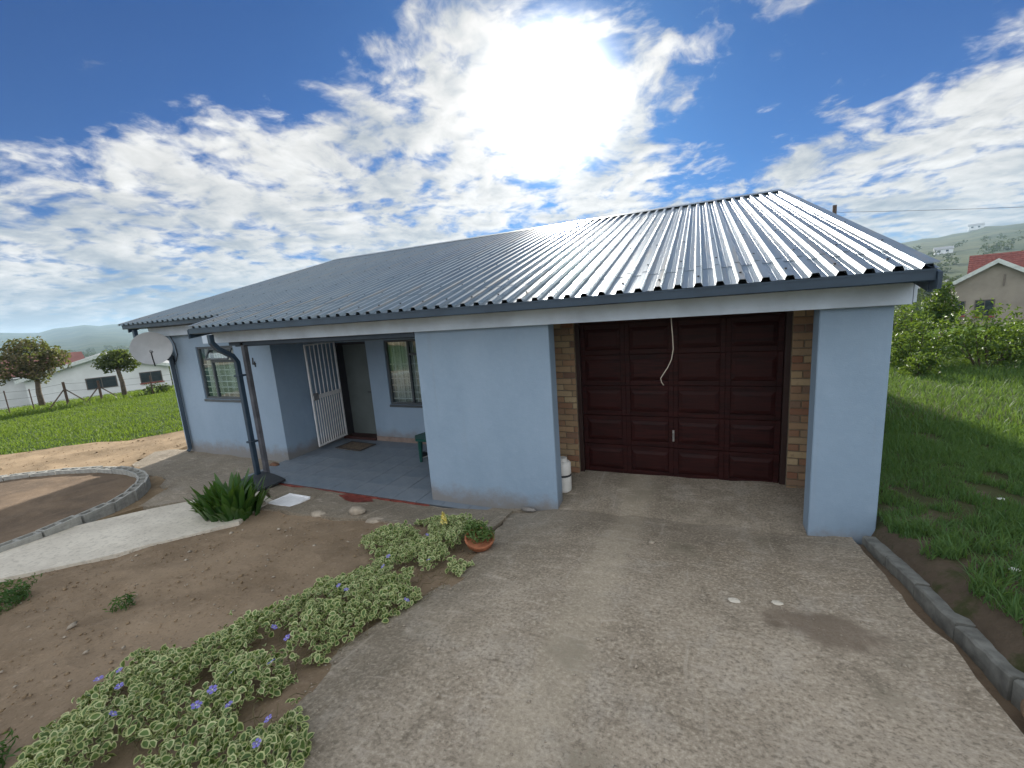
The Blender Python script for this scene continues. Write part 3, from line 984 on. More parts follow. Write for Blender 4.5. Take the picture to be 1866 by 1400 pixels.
def roof_row(x_right, x_left, y0, y1, lift, jit, rotx=ang, back=False):
    L = (y1 - y0) / math.cos(ang)
    full = sheet_mesh(4, L).data('roof_sheet', ROOF)
    x = x_right
    objs = []
    while x > x_left + 0.05:
        npi = 4
        x -= 4 * PITCH
        me = full
        if x < x_left - 0.05:
            npi = max(1, int(round((x + 4 * PITCH - x_left) / PITCH)))
            x = x + 4 * PITCH - npi * PITCH
            me = sheet_mesh(npi, L).data('roof_sheet', ROOF)
            x_stop = True
        dy = random.uniform(-jit, jit)
        o = link('roof_sheet', me, roof, (x, y0 + dy, roofz(y0 + dy) + lift + random.uniform(0, .0012)), (rotx, 0, 0))
        objs.append(o)
        if npi < 4:
            break
    return objs


roof_row(1.592, -7.50, 4.138, 4.86, 0.0, 0.012)
roof_row(1.592, -11.02, 4.76, 10.97, 0.004, 0.008)
bl = sheet_mesh(73, 6.35 / math.cos(ang)).data('roof_sheet', ROOF)
link('roof_sheet', bl, roof, (-10.95 + 73 * PITCH, 17.31, roofz(10.96) - tn * 6.35), (ang, 0, math.pi))
# ridge cap
rc = MB()
zr_ = roofz(10.96)
rc.ext([(10.72, zr_ - 0.07 + 0.045), (10.96, zr_ + 0.045), (11.2, zr_ - 0.07 + 0.045), (11.2, zr_ - 0.07 + 0.05), (10.96, zr_ + 0.052), (10.72, zr_ - 0.07 + 0.05)], 0, -11.03, 1.60)
part('ridge_cap', rc, ROOF, parent=roof)
# flashing on the verge of the porch extension
part('verge_flashing', MB().ext([(4.12, roofz(4.12) + 0.035), (4.9, roofz(4.9) + 0.035), (4.9, roofz(4.9) + 0.042), (4.12, roofz(4.12) + 0.042)], 0, -7.53, -7.44), ROOF, parent=roof)
part('verge_flashing', MB().ext([(4.14, roofz(4.14) + 0.036), (10.95, roofz(10.95) + 0.036), (10.95, roofz(10.95) + 0.043), (4.14, roofz(4.14) + 0.043)], 0, 1.53, 1.622), ROOF, parent=roof)
# roofing screws on the ribs
sc = MB()
x = 1.592
k = 0
while x > -10.9:
    for yy in (4.35, 5.05, 6.2, 7.4, 8.6, 9.8, 10.7):
        if yy < 4.9 and x < -7.4:
            continue
        if (k + int(yy * 10)) % 2 == 0:
            X_ = x - PITCH + 0.133
            Zz = roofz(yy) + RIB + 0.004
            sc.tube([(X_, yy, Zz - 0.004), (X_, yy, Zz + 0.008)], 0.011, 6)
    x -= PITCH
    k += 1
s_ = part('screw', sc, STEELD, parent=roof)
s_['kind'] = 'stuff'

# downpipes
dp = MB()
dp.tube([(-7.05, 4.17, 2.57), (-7.05, 4.17, 2.44), (-7.02, 4.24, 2.33), (-7.0, 4.42, 2.20), (-6.985, 4.47, 2.10), (-6.985, 4.47, 0.10), (-7.0, 4.40, 0.06)], 0.052, 4)
part('downpipe', dp, CHAR, 0.006)
dp = MB()
dp.tube([(-10.72, 4.88, 2.77), (-10.72, 4.88, 2.62), (-10.70, 4.93, 2.5), (-10.42, 5.20, 2.33), (-10.33, 5.235, 2.25), (-10.33, 5.235, 0.10), (-10.33, 5.18, 0.05)], 0.050, 4)
part('downpipe', dp, CHAR, 0.006)
for zz in (0.70, 1.85):
    part('bracket', MB().box(-7.05, -6.92, 4.415, 4.54, zz, zz + 0.03), CHAR)
part('post', MB().box(-6.96, -6.885, 4.56, 4.63, -0.05, 2.42), simple('weathered_post', (0.11, 0.115, 0.135), 0.8, 0.0, 0.3, 5.0), 0.004)


# windows
def window(x0, x1, y, z0, z1, mull, transom, barz, fan_open=0.0):
    fr = MB()
    t = 0.045
    yb_ = y + 0.05
    fr.box(x0, x0 + t, y - 0.006, yb_, z0, z1).box(x1 - t, x1, y - 0.006, yb_, z0, z1)
    fr.box(x0 + t, x1 - t, y - 0.006, yb_, z0, z0 + t).box(x0 + t, x1 - t, y - 0.006, yb_, z1 - t, z1)
    fr.box(mull - t / 2, mull + t / 2, y - 0.004, yb_, z0 + t, z1 - t)
    fr.box(mull + t / 2, x1 - t, y - 0.004, yb_, transom - t / 2, transom + t / 2)
    f = part('window', fr, FRAME, 0.003)
    build('sill', MB().box(x0 - 0.02, x1 + 0.02, y - 0.05, y - 0.007, z0 - 0.05, z0 - 0.002), FRAME, f, 0.004)
    panes = [(x0 + t, mull - t / 2, z0 + t, z1 - t), (mull + t / 2, x1 - t, z0 + t, transom - t / 2), (mull + t / 2, x1 - t, transom + t / 2, z1 - t)]
    for i, (a, b, c, d) in enumerate(panes):
        if i == 2 and fan_open:
            # the top light stands open, hinged on its upper edge
            hz_ = d - c
            pm = MB().box(0.008, b - a - 0.008, 0.008, 0.013, -hz_ + 0.03, -0.03)
            fm = MB().box(0, b - a, 0, 0.025, -0.03, 0).box(0, b - a, 0, 0.025, -hz_, -hz_ + 0.03).box(0, 0.03, 0, 0.025, -hz_ + 0.03, -0.03).box(b - a - 0.03, b - a, 0, 0.025, -hz_ + 0.03, -0.03)
            so_ = build('sash', fm, FRAME, f, 0, loc=(a, y - 0.03, d), rot=(-fan_open, 0, 0))
            build('pane', pm, GLASS, f, 0, loc=(a, y - 0.03, d), rot=(-fan_open, 0, 0))
        else:
            build('pane', MB().box(a, b, y + 0.018, y + 0.023, c, d), GLASS, f)
    z = z0 + 0.14
    for zz in barz:
        build('burglar_bar', MB().box(x0 + t, x1 - t, y + 0.040, y + 0.052, zz - 0.009, zz + 0.009), WHITE, f)
    nx = int((x1 - x0) / 0.16)
    for i in range(1, nx):
        xx = x0 + (x1 - x0) * i / nx
        build('burglar_bar', MB().box(xx - 0.007, xx + 0.007, y + 0.053, y + 0.064, z0 + t, z1 - t), WHITE, f)
    # hanging curtain with folds
    cv = MB()
    n = 60
    pts = [(x0 - 0.05 + (x1 - x0 + 0.1) * i / n, y + 0.115 + 0.018 * math.sin(i * 0.95) + 0.012 * math.sin(i * 0.37 + 1)) for i in range(n + 1)]
    vs = [(a, b, z0 - 0.1) for a, b in pts] + [(a, b, z1 + 0.02) for a, b in pts]
    cv.add(vs, [(i, i + 1, n + 2 + i, n + 1 + i) for i in range(n)])
    c = build('curtain', cv, LACE, f, smooth=True)
    md = c.modifiers.new('thick', 'SOLIDIFY')
    md.thickness = 0.004
    return f


window(wx0, wx1, 5.32, wz0, wz1, -9.11, 2.02, (1.36, 1.48, 1.60, 1.72, 1.84, 1.96), 0.5)
window(px0, px1, 6.78, pz0, pz1, -5.28, 1.90, (0.98, 1.12, 1.26, 1.40, 1.54, 1.70))

# front door in its recess, threshold and the open security gate
part('door_frame', MB().box(-7.25, -7.19, 6.78, 6.96, 0.07, 2.197).box(-6.39, -6.332, 6.973, 7.06, 0.07, 2.197).box(-7.19, -6.39, 6.80, 6.96, 2.14, 2.197), simple('dark_door_frame', (0.035, 0.035, 0.042), 0.5))
fd = part('front_door', MB().box(-7.24, -6.30, 6.985, 7.03, 0.10, 2.30), GREYDOOR)
build('handle', MB().tube([(-6.50, 6.985, 1.08), (-6.50, 6.94, 1.08), (-6.60, 6.94, 1.08)], 0.010, 6), STEELD, fd)
part('threshold', MB().box(-7.248, -6.335, 6.70, 6.98, 0.02, 0.115), simple('dark_red_sill', (0.055, 0.022, 0.02), 0.5), 0.006)
part('skirting', MB().box(-6.32, -1.93, 6.725, 6.748, 0.03, 0.15), simple('skirting_tile', (0.26, 0.20, 0.175), 0.5, 0.0, 0.2, 8.0), 0.003)

gw, gh = 0.845, 2.10
gfr = MB()
gfr.box(0, 0.032, -0.016, 0.016, 0, gh).box(gw - 0.032, gw, -0.016, 0.016, 0, gh)
gfr.box(0.032, gw - 0.032, -0.016, 0.016, 0, 0.032).box(0.032, gw - 0.032, -0.016, 0.016, gh - 0.032, gh)
gfr.box(0.032, gw - 0.032, -0.018, 0.018, 0.98, 1.06)
gdir = math.atan2(5.88 - 6.72, -7.08 + 7.16)
gate = part('security_gate', gfr, WHITE, 0.003, loc=(-7.16, 6.72, 0.14), rot=(0, 0, gdir))
nb = 11
for i in range(nb):
    xx = 0.032 + (gw - 0.064) * (i + 1) / (nb + 1)
    build('bar', MB().box(xx - 0.008, xx + 0.008, -0.008, 0.008, 0.032, 0.98), WHITE, gate)
for i in range(6):
    xx = 0.032 + (gw - 0.064) * (i + 1) / 7
    build('bar', MB().box(xx - 0.008, xx + 0.008, -0.008, 0.008, 1.06, gh - 0.032), WHITE, gate)
build('lock_box', MB().box(gw - 0.17, gw - 0.04, -0.025, 0.025, 0.96, 1.10), simple('grey_lock', (0.2, 0.2, 0.21), 0.5), gate, 0.004)

# tiled porch floor with painted edge
pf = part('porch_floor', MB().box(-7.33, -1.95, 4.43, 6.745, -0.25, 0.046), GROUT)
ntx, nty = 13, 6
tw, tl = (7.33 - 1.95) / ntx, (6.74 - 4.43) / nty
tme = MB().box(0.004, tw - 0.004, 0.004, tl - 0.004, 0, 0.009).data('tile', TILE)
for i in range(ntx):
    for j in range(nty):
        link('tile', tme, pf, (-7.33 + i * tw, 4.43 + j * tl, 0.0465 + random.uniform(-.0006, .0012)))
eb = (7.0 - 3.42) / 16
edm = MB().box(0.005, eb - 0.005, 0, 0.028, -0.02, 0.042).data('edge_brick', REDPAINT)
for i in range(16):
    link('edge_brick', edm, pf, (-6.95 + i * eb, 4.40 + random.uniform(-.003, .003), random.uniform(-.003, .001)))

# garage: brick piers and sectional door
def pier(x0, x1, seed):
    pm = part('brick_pier', MB().box(x0, x1, 5.462, 5.64, 0.12, 2.43), MORTAR)
    rr_ = random.Random(seed)
    bl_, bh, g = 0.222, 0.073, 0.012
    meshes = {}
    row = 0
    z = 0.20
    while z + bh < 2.44:
        x = x0 - (bl_ + g) * (0.5 if row % 2 else 0.0)
        while x < x1:
            a, b = max(x, x0 + 0.002), min(x + bl_, x1 - 0.002)
            if b - a > 0.03:
                key = round(b - a, 3)
                if key not in meshes:
                    bm = bmesh.new()
                    bmesh.ops.create_cube(bm, size=1.0)
                    for v_ in bm.verts:
                        v_.co = Vector(((v_.co.x + .5) * (b - a), (v_.co.y + .5) * 0.03, (v_.co.z + .5) * bh))
                    bmesh.ops.bevel(bm, geom=list(bm.edges), offset=0.005, segments=1, affect='EDGES')
                    me = bpy.data.meshes.new('brick')
                    bm.to_mesh(me)
                    bm.free()
                    me.materials.append(BRICK)
                    meshes[key] = me
                link('brick', meshes[key], pm, (a, 5.446 + rr_.uniform(-.003, .003), z), (0, rr_.uniform(-.008, .008), rr_.uniform(-.01, .01)))
            x += bl_ + g
        z += bh + g
        row += 1
    return pm


pier(-1.79, -1.505, 1)
pier(0.965, 1.32, 2)
gx0, gx1, gzb = -1.50, 0.96, 0.25
part('garage_floor_strip', MB().box(gx0, gx1, 5.50, 5.62, 0.10, 0.27), CONC)
for xa in (gx0 - 0.004, gx1 - 0.055):
    part('door_jamb', MB().box(xa, xa + 0.059, 5.50, 5.60, 0.16, 2.43), simple('dark_timber', (0.03, 0.014, 0.012), 0.5), 0.004)
gd = part('garage_door', MB().box(gx0 + 0.056, gx1 - 0.056, 5.56, 5.60, 0.28, 2.44), MAHOG)
cw = (gx1 - gx0 - 0.12) / 4
ch = 0.411
hdl = None
# stiles and rails of each section stand proud; raised and fielded panels between
for s in range(5):
    zb0 = 0.30 + s * ch
    rl = MB()
    for c in range(4):
        xa = gx0 + 0.06 + c * cw
        rl.box(xa, xa + 0.058, 5.535, 5.559, zb0 + 0.002, zb0 + ch - 0.004)
        rl.box(xa + cw - 0.058, xa + cw - 0.0005, 5.535, 5.559, zb0 + 0.002, zb0 + ch - 0.004)
        rl.box(xa + 0.0585, xa + cw - 0.0585, 5.535, 5.559, zb0 + 0.002, zb0 + 0.066)
        rl.box(xa + 0.0585, xa + cw - 0.0585, 5.535, 5.559, zb0 + ch - 0.066, zb0 + ch - 0.004)
    build('section_frame', rl, MAHOG, gd, 0.004)
    for c in range(4):
        xa = gx0 + 0.06 + c * cw
        x0, x1, z0, z1 = xa + 0.062, xa + cw - 0.062, zb0 + 0.070, zb0 + ch - 0.070
        i1 = 0.045
        vs = [(x0, 5.5595, z0), (x1, 5.5595, z0), (x1, 5.5595, z1), (x0, 5.5595, z1),
              (x0, 5.552, z0), (x1, 5.552, z0), (x1, 5.552, z1), (x0, 5.552, z1),
              (x0 + i1, 5.538, z0 + i1), (x1 - i1, 5.538, z0 + i1), (x1 - i1, 5.538, z1 - i1), (x0 + i1, 5.538, z1 - i1)]
        fs = [(8, 9, 10, 11)] + [(4 + i, 4 + (i + 1) % 4, 8 + (i + 1) % 4, 8 + i) for i in range(4)] + [(i, (i + 1) % 4, 4 + (i + 1) % 4, 4 + i) for i in range(4)] + [(3, 2, 1, 0)]
        build('panel', MB().add(vs, fs), MAHOG, gd)
hx = gx0 + 0.06 + 2 * cw
build('handle', MB().box(hx - 0.012, hx + 0.012, 5.522, 5.534, 0.80, 0.95).tube([(hx, 5.522, 0.84), (hx, 5.49, 0.84), (hx, 5.49, 0.91), (hx, 5.522, 0.91)], 0.007, 6), simple('worn_chrome', (0.5, 0.5, 0.5), 0.3, 0.8), gd, 0.002)

# ------------------------------------------------------------------ things on and about the house
nm = MB()
M4 = Matrix.Translation((-7.76, 5.283, 1.90))


def stroke(a, b, wd=0.017):
    a, b = Vector(a), Vector(b)
    d = (b - a).normalized() * 0.004
    q = Vector((-(b - a).y, (b - a).x)).normalized() * wd / 2
    return [tuple(a - q - d), tuple(b - q + d), tuple(b + q + d), tuple(a + q - d)]


tilt = Matrix.Rotation(R(7), 2)
for a, b in (((0.005, 0.17), (-0.03, 0.055)), ((-0.032, 0.055), (0.055, 0.055)), ((0.028, 0.095), (0.026, 0.0))):
    pol = stroke(tilt @ Vector(a), tilt @ Vector(b), 0.020)
    nm.ext([(p[0] - 7.76, p[1] + 1.90) for p in pol], 1, 5.276, 5.288 if b[1] == 0.0 else 5.2875)
thing(build('house_number', nm, STEELD), 'small black metal numeral 4 on the wall beside the porch', 'house number')

# satellite dish on an arm at the left corner
dish = empty('satellite_dish', (-10.2, 4.87, 2.36), 'pale grey round satellite dish on a bracket at the left house corner', 'satellite dish')
aim = Vector((0.84, -0.50, 0.20)).normalized()
q = aim.to_track_quat('Z', 'Y')
dm = MB()
prof = [(0.0001 + 0.328 * i / 8, 0.09 * (i / 8) ** 2) for i in range(9)] + [(0.335, 0.094), (0.331, 0.082)] + [(0.328 * i / 8 + 0.0001, 0.09 * (i / 8) ** 2 - 0.008) for i in range(7, -1, -1)]
dm.lathe(prof, n=40)
reflector = build('reflector', dm, DISHM, dish, smooth=True)
reflector.rotation_mode = 'QUATERNION'
reflector.rotation_quaternion = q
QM = q.to_matrix()


def dl(v):
    return tuple(QM @ Vector(v))


# "down" in the dish frame
dn = QM.inverted() @ Vector((0, 0, -1))
dn = Vector((dn.x, dn.y, 0)).normalized()
feed = dn * 0.10 + Vector((0, 0, 0.30))
build('feed_arm', MB().tube([dl(dn * 0.36 + Vector((0, 0, 0.06))), dl(dn * 0.22 + Vector((0, 0, 0.24))), dl(feed)], 0.011, 6), STEELD, dish)
build('feed_horn', MB().tube([dl(feed + Vector((0, 0, 0.05))), dl(feed), dl(feed - Vector((0, 0, 0.05)))], [0.022, 0.028, 0.030], 10), simple('feed_grey', (0.22, 0.23, 0.24), 0.5), dish)
build('mount_arm', MB().tube([dl((0, 0, -0.02)), dl((0, 0, -0.10)), (-0.16, 0.16, -0.20), (-0.18, 0.40, -0.28)], 0.020, 8), STEELD, dish)
build('wall_plate', MB().box(-0.24, -0.12, 0.39, 0.418, -0.38, -0.18), STEELD, dish)
cb = MB()
cb.tube([(-10.38, 5.27, 2.02), (-10.25, 5.275, 2.06), (-10.16, 5.278, 2.20), (-10.18, 5.278, 2.42), (-10.30, 5.28, 2.60)], 0.008, 6)
thing(build('cable', cb, STEELD), 'thin black cable looping up the wall beside the satellite dish', 'cable')

# loose wire hanging in front of the garage
wr = MB()
wp = [(-0.245, 4.62, 2.47), (-0.240, 4.615, 2.38), (-0.228, 4.61, 2.22), (-0.222, 4.60, 2.10), (-0.240, 4.60, 1.99), (-0.275, 4.60, 1.91), (-0.325, 4.60, 1.83), (-0.348, 4.60, 1.79), (-0.340, 4.60, 1.75), (-0.318, 4.60, 1.715)]
wr.tube(wp, 0.005, 6)
thing(build('hanging_wire', wr, CABLE, smooth=True), 'loose pale electric wire dangling from the beam in front of the garage door', 'wire')

# doormat and the dark board
dmat = MB()
dmat.box(-0.36, 0.36, -0.22, 0.22, 0, 0.014)
o = build('doormat', dmat, MATM, None, 0.004, loc=(-6.50, 6.28, 0.0575), rot=(0, 0, R(-4)))
thing(o, 'brown doormat lying on the porch tiles below the open gate', 'doormat')
build('border', MB().box(-0.36, 0.36, -0.22, -0.19, 0.0145, 0.018).box(-0.36, 0.36, 0.19, 0.22, 0.0145, 0.018).box(-0.36, -0.33, -0.19, 0.19, 0.0145, 0.018).box(0.33, 0.36, -0.19, 0.19, 0.0145, 0.018), RUBBER, o)
bd = MB()
nbx, nby = 12, 8
bw, bdp, bt = 0.78, 0.52, 0.03
top, bot = [], []
for j in range(nby + 1):
    for i in range(nbx + 1):
        u_, v_ = i / nbx - .5, j / nby - .5
        zc = 0.03 - 0.09 * (u_ * u_) + 0.006 * v_
        top.append((u_ * bw, v_ * bdp, zc + bt))
        bot.append((u_ * bw, v_ * bdp, zc))
nn = (nbx + 1) * (nby + 1)
fs = []
for j in range(nby):
    for i in range(nbx):
        a = j * (nbx + 1) + i
        fs.append((a, a + 1, a + nbx + 2, a + nbx + 1))
        fs.append((nn + a, nn + a + nbx + 1, nn + a + nbx + 2, nn + a + 1))
per = [i for i in range(nbx + 1)] + [j * (nbx + 1) + nbx for j in range(1, nby + 1)] + [nby * (nbx + 1) + i for i in range(nbx - 1, -1, -1)] + [j * (nbx + 1) for j in range(nby - 1, 0, -1)]
for i in range(len(per)):
    a, b = per[i], per[(i + 1) % len(per)]
    fs.append((b, a, nn + a, nn + b))
bd.add(top + bot, fs)
thing(build('rubber_mat', bd, RUBBER, None, 0.0, loc=(-6.72, 4.28, 0.065), rot=(R(2), R(1), R(-10))), 'bowed black rubber mat lying at the foot of the porch downpipe', 'mat')

# white lid on its block
lid = empty('drain_cover', (-5.46, 3.90, 0.0), 'white square lid on a low concrete block between the path and the porch step', 'drain cover', rotz=R(3))
build('block', MB().box(-0.26, 0.26, -0.22, 0.20, -0.05, 0.075), CONC, lid, 0.012)
lidm = MB()
lidm.ext([(-0.25, -0.17), (0.19, -0.19), (0.25, 0.13), (-0.19, 0.16)], 2, 0.078, 0.105)
WHITELID = simple('white_lid', (0.84, 0.85, 0.88), 0.4, 0.0, 0.06)
lb = build('lid', lidm, WHITELID, lid, 0.006)
build('rim', MB().ext([(-0.20, 0.145), (0.24, 0.115), (0.25, 0.13), (-0.19, 0.16)], 2, 0.1055, 0.118).ext([(-0.25, -0.17), (-0.23, -0.168), (-0.17, 0.143), (-0.19, 0.155)], 2, 0.1055, 0.116), WHITELID, lb)


def rock(name, loc, size, m, label, cat, seed, group=None, rotz=0.0):
    bm = bmesh.new()
    bmesh.ops.create_icosphere(bm, subdivisions=3, radius=1.0)
    for v_ in bm.verts:
        p = v_.co.copy()
        n_ = noise.fractal(p * 1.1 + Vector((seed * 3.7, seed, 0)), 1.0, 2.0, 4)
        v_.co = Vector((p.x * size[0], p.y * size[1], p.z * size[2])) * (1.0 + 0.22 * n_)
    me = bpy.data.meshes.new(name)
    bm.to_mesh(me)
    bm.free()
    me.materials.append(m)
    for p in me.polygons:
        p.use_smooth = True
    o_ = link(name, me, None, loc, (0, 0, rotz))
    return thing(o_, label, cat, group)


rock('stone', (-4.06, 3.79, g1(-4.06, 3.79) + 0.10), (0.105, 0.075, 0.062), STONE, 'round pale stone sitting on the edge of the concrete before the porch', 'stone', 3, rotz=.3)
rock('stone', (-4.62, 3.66, g1(-4.62, 3.66) + 0.03), (0.13, 0.07, 0.05), STONE, 'flat pale stone bedded in the concrete edge left of the round stone', 'stone', 5, rotz=.1)
rock('stone', (-3.70, 3.72, g1(-3.70, 3.72) + 0.03), (0.12, 0.06, 0.045), STONE, 'flat pale stone bedded in the concrete edge beside the periwinkle', 'stone', 8, rotz=.5)
rock('stone', (-5.80, 3.66, g1(-5.80, 3.66) + 0.04), (0.11, 0.06, 0.06), STONE, 'pale stone on the soil edge between the leafy clump and the white lid', 'stone', 11)
rock('stone', (1.40, 2.36, g1(1.36, 2.36) + 0.03), (0.035, 0.10, 0.03), BSTONE, 'brown stone lying against the kerb at the right edge', 'stone', 14, rotz=-.4)
rock('stone', (-7.30, 5.02, 0.055), (0.11, 0.06, 0.05), RAG, 'rough brown clod on the ground at the foot of the porch wall', 'stone', 17)
for i, (x, y, sx, lb_) in enumerate(((0.25, 2.99, .05, 'white paint spot flake on the driveway, left one of two'), (0.52, 3.06, .045, 'white flake on the driveway beside the dark oily patch'))):
    rock('flake', (x, y, g1(x, y) + 0.036), (sx * .8, sx * .55, 0.005), PATH, lb_, 'flake', 20 + i)
rock('stone', (-1.93, 4.49, 0.14), (0.10, 0.035, 0.03), simple('grey_rubble', (0.2, 0.19, 0.18), 0.9, 0, .3, 20, .5), 'broken grey rubble at the foot of the plain wall panel', 'stone', 31)

# plastic drum behind the wall panel
drum = empty('plastic_drum', (-1.61, 5.02, 0.19), 'white plastic drum standing behind the wall panel by the garage', 'drum')
build('body', MB().lathe([(0.07, 0), (0.098, 0.015), (0.103, 0.04), (0.103, 0.22), (0.098, 0.235), (0.104, 0.25), (0.104, 0.40), (0.07, 0.43)], n=18), WHITEPL, drum, smooth=True)
build('band', MB().lathe([(0.1035, 0.225), (0.1055, 0.23), (0.1055, 0.25), (0.1035, 0.255)], n=18), RUBBER, drum)
build('lid', MB().lathe([(0.055, 0.43), (0.055, 0.468), (0.045, 0.472)], n=14), WHITEPL, drum)

# green plastic table, mostly behind the panel
gt = empty('garden_table', (-4.28, 6.05, 0.056), 'dark green plastic table corner showing from behind the wall panel on the porch', 'table')
build('table_top', MB().ext([(-0.42, -0.10), (-0.26, -0.30), (0.4, -0.30), (0.4, 0.30), (-0.30, 0.30)], 2, 0.40, 0.445), GREENPL, gt, 0.008)
for sx, sy in ((-0.22, -0.22), (0.34, -0.22), (0.34, 0.22), (-0.22, 0.22)):
    build('leg', MB().tube([(sx, sy, 0.40), (sx * 1.06, sy * 1.06, 0.0)], [0.045, 0.026], 6), GREENPL, gt)
sh = MB()
sh.ext([(0, 0), (0.24, 0), (0.25, 0.03), (0.16, 0.05), (0.09, 0.10), (0.0, 0.10)], 1, 0, 0.085)
shoe = thing(build('shoe', sh, RUBBER, None, 0.012, loc=(-4.60, 5.98, 0.056), rot=(0, 0, R(70))), 'dark shoe with a pale sole on the porch tiles beside the green table', 'shoe')
build('sole', MB().ext([(0, -0.001), (0.245, -0.001), (0.25, 0.022), (0, 0.022)], 1, -0.004, 0.089), WHITEPL, shoe, 0.004)

# ------------------------------------------------------------------ kerb stones and the ring of hollow blocks
kerb_root = structure(bpy.data.objects.new('kerb', None))
COL.objects.link(kerb_root)
y = 4.50
rk = random.Random(4)
while y > -4.0:
    L = 0.52 + rk.uniform(-.05, .06)
    y1 = y - L
    dzk = rk.uniform(-.006, .004)
    z0_, z1_ = g1(1.38, y) + 0.085 + dzk, g1(1.38, y1) + 0.085 + dzk
    xo = 1.415 + rk.uniform(-.005, .005)
    kb = MB()
    vs = []
    n = 7
    for i in range(n + 1):
        t = i / n
        yy = y + (y1 - y) * (t * 0.965)
        zt = z0_ + (z1_ - z0_) * t
        jt = [rk.uniform(-.004, .004) for _ in range(4)]
        vs += [(xo + jt[0], yy, zt - 0.25), (xo + jt[1], yy, zt - 0.012 + jt[2]), (xo + 0.012, yy, zt + jt[2]), (xo + 0.138, yy, zt + jt[3]), (xo + 0.15, yy, zt - 0.012), (xo + 0.15, yy, zt - 0.25)]
    fs = [(i * 6 + k, i * 6 + k + 1, (i + 1) * 6 + k + 1, (i + 1) * 6 + k) for i in range(n) for k in range(5)] + [tuple(range(6))[::-1], tuple(range(n * 6, n * 6 + 6))]
    kb.add(vs, fs)
    build('kerb_stone', kb, KERBM, kerb_root)
    y = y1

bw_root = empty('block_edging', (-9.5, 2.5, 0.0), 'curved edging of grey hollow cement blocks around the raised soil bed', 'edging')


def hollow_block():
    L, W, H_ = 0.40, 0.15, 0.20
    m_ = MB()
    # outer walls and three webs, open cores
    t = 0.028
    m_.box(0.004, L - 0.004, 0, t, 0, H_).box(0.004, L - 0.004, W - t, W, 0, H_)
    for xa, xb in ((0.004, 0.034), (L / 2 - 0.018, L / 2 + 0.018), (L - 0.034, L - 0.004)):
        m_.box(xa, xb, t + 0.0005, W - t - 0.0005, 0, H_ - 0.002)
    m_.box(0.036, L - 0.036, t + 0.001, W - t - 0.001, 0, H_ - 0.07)
    return m_.data('block', BLOCKM)


blk = hollow_block()
bp = [Vector((a, b)) for a, b in bed_pts]
bp.append(bp[0])
# walk round the bed in steps of one block
cum = [0]
for a, b in zip(bp, bp[1:]):
    cum.append(cum[-1] + (b - a).length)


def along(s):
    for i in range(len(bp) - 1):
        if cum[i] <= s <= cum[i + 1]:
            return bp[i].lerp(bp[i + 1], (s - cum[i]) / (cum[i + 1] - cum[i]))
    return bp[-1]


s = 0.0
rk = random.Random(9)
while s + 0.40 < cum[-1]:
    a, b = along(s), along(s + 0.41)
    d = (b - a).normalized()
    yaw_ = math.atan2(d.y, d.x)
    mid = (a + b) / 2
    zt = float(bed_h(mid.x, mid.y)) + 0.075 + rk.uniform(-.008, .012)
    far = mid.x < -11.2
    o = link('block', blk, bw_root, (a.x + 9.5 + d.y * 0.13, a.y - 2.5 - d.x * 0.13, zt - 0.20), (rk.uniform(-.015, .015), rk.uniform(-.02, .02), yaw_ + rk.uniform(-.02, .02)))
    s += 0.412

# ------------------------------------------------------------------ air
def m_haze(t):
    v = t.n('ShaderNodeVolumePrincipled', Color=(0.55, 0.78, 1.0), Density=0.00028)
    v.inputs['Anisotropy'].default_value = 0.25
    t.n('ShaderNodeOutputMaterial', Volume=v.outputs[0])


hzb = link('haze', MB().box(-6300, 6300, -6300, 6300, -40, 105).data('haze', mat('haze_air', m_haze)))
hzb['kind'] = 'stuff'

# ------------------------------------------------------------------ planting
def leaf_cloud(centers, normals, length, width, fold=0.25, curl=0.2, jitter=0.6, up=0.5):
    """rhombic leaves as two quads each, random directions"""
    n = len(centers)
    nrm = normals + rng.normal(0, jitter, (n, 3))
    nrm[:, 2] += up
    nrm /= np.linalg.norm(nrm, axis=1)[:, None] + 1e-9
    a = rng.normal(0, 1, (n, 3))
    t = np.cross(nrm, a)
    t /= np.linalg.norm(t, axis=1)[:, None] + 1e-9
    b = np.cross(nrm, t)
    L = (length * rng.uniform(0.7, 1.3, n))[:, None]
    W = (width * rng.uniform(0.7, 1.3, n))[:, None]
    c = centers
    v0 = c - t * L * .5
    v1 = c + b * W * .5 + nrm * W * fold - t * L * 0.05
    v2 = c + t * L * .5 - nrm * L * curl
    v3 = c - b * W * .5 + nrm * W * fold - t * L * 0.05
    V_ = np.stack([v0, v1, v2, v3], 1).reshape(-1, 3)
    i = np.arange(n)[:, None] * 4
    F_ = np.concatenate([i + np.array([0, 1, 2]), i + np.array([0, 2, 3])], 0)
    return V_, F_


def crown_pts(blobs, n):
    """points near the surface of several lumpy blobs"""
    vol = np.array([b[3] * b[4] * b[5] for b in blobs]) ** 0.7
    ks = rng.choice(len(blobs), n, p=vol / vol.sum())
    B = np.array(blobs)[ks]
    d = rng.normal(0, 1, (n, 3))
    d /= np.linalg.norm(d, axis=1)[:, None]
    r = rng.uniform(0.45, 1.05, n) ** 0.6
    lump = 1 + 0.25 * np.sin(d[:, 0] * 5 + B[:, 0] * 9) * np.sin(d[:, 1] * 5 + B[:, 1] * 7) + 0.15 * np.sin(d[:, 2] * 7 + B[:, 2] * 5)
    return B[:, :3] + d * B[:, 3:6] * (r * lump)[:, None], d


def crown_mesh(name, blobs, n, L, W, m, up=0.3):
    c, d = crown_pts(blobs, n)
    V_, F_ = leaf_cloud(c, d, L, W, up=up)
    return np_mesh(name, V_, F_, m)


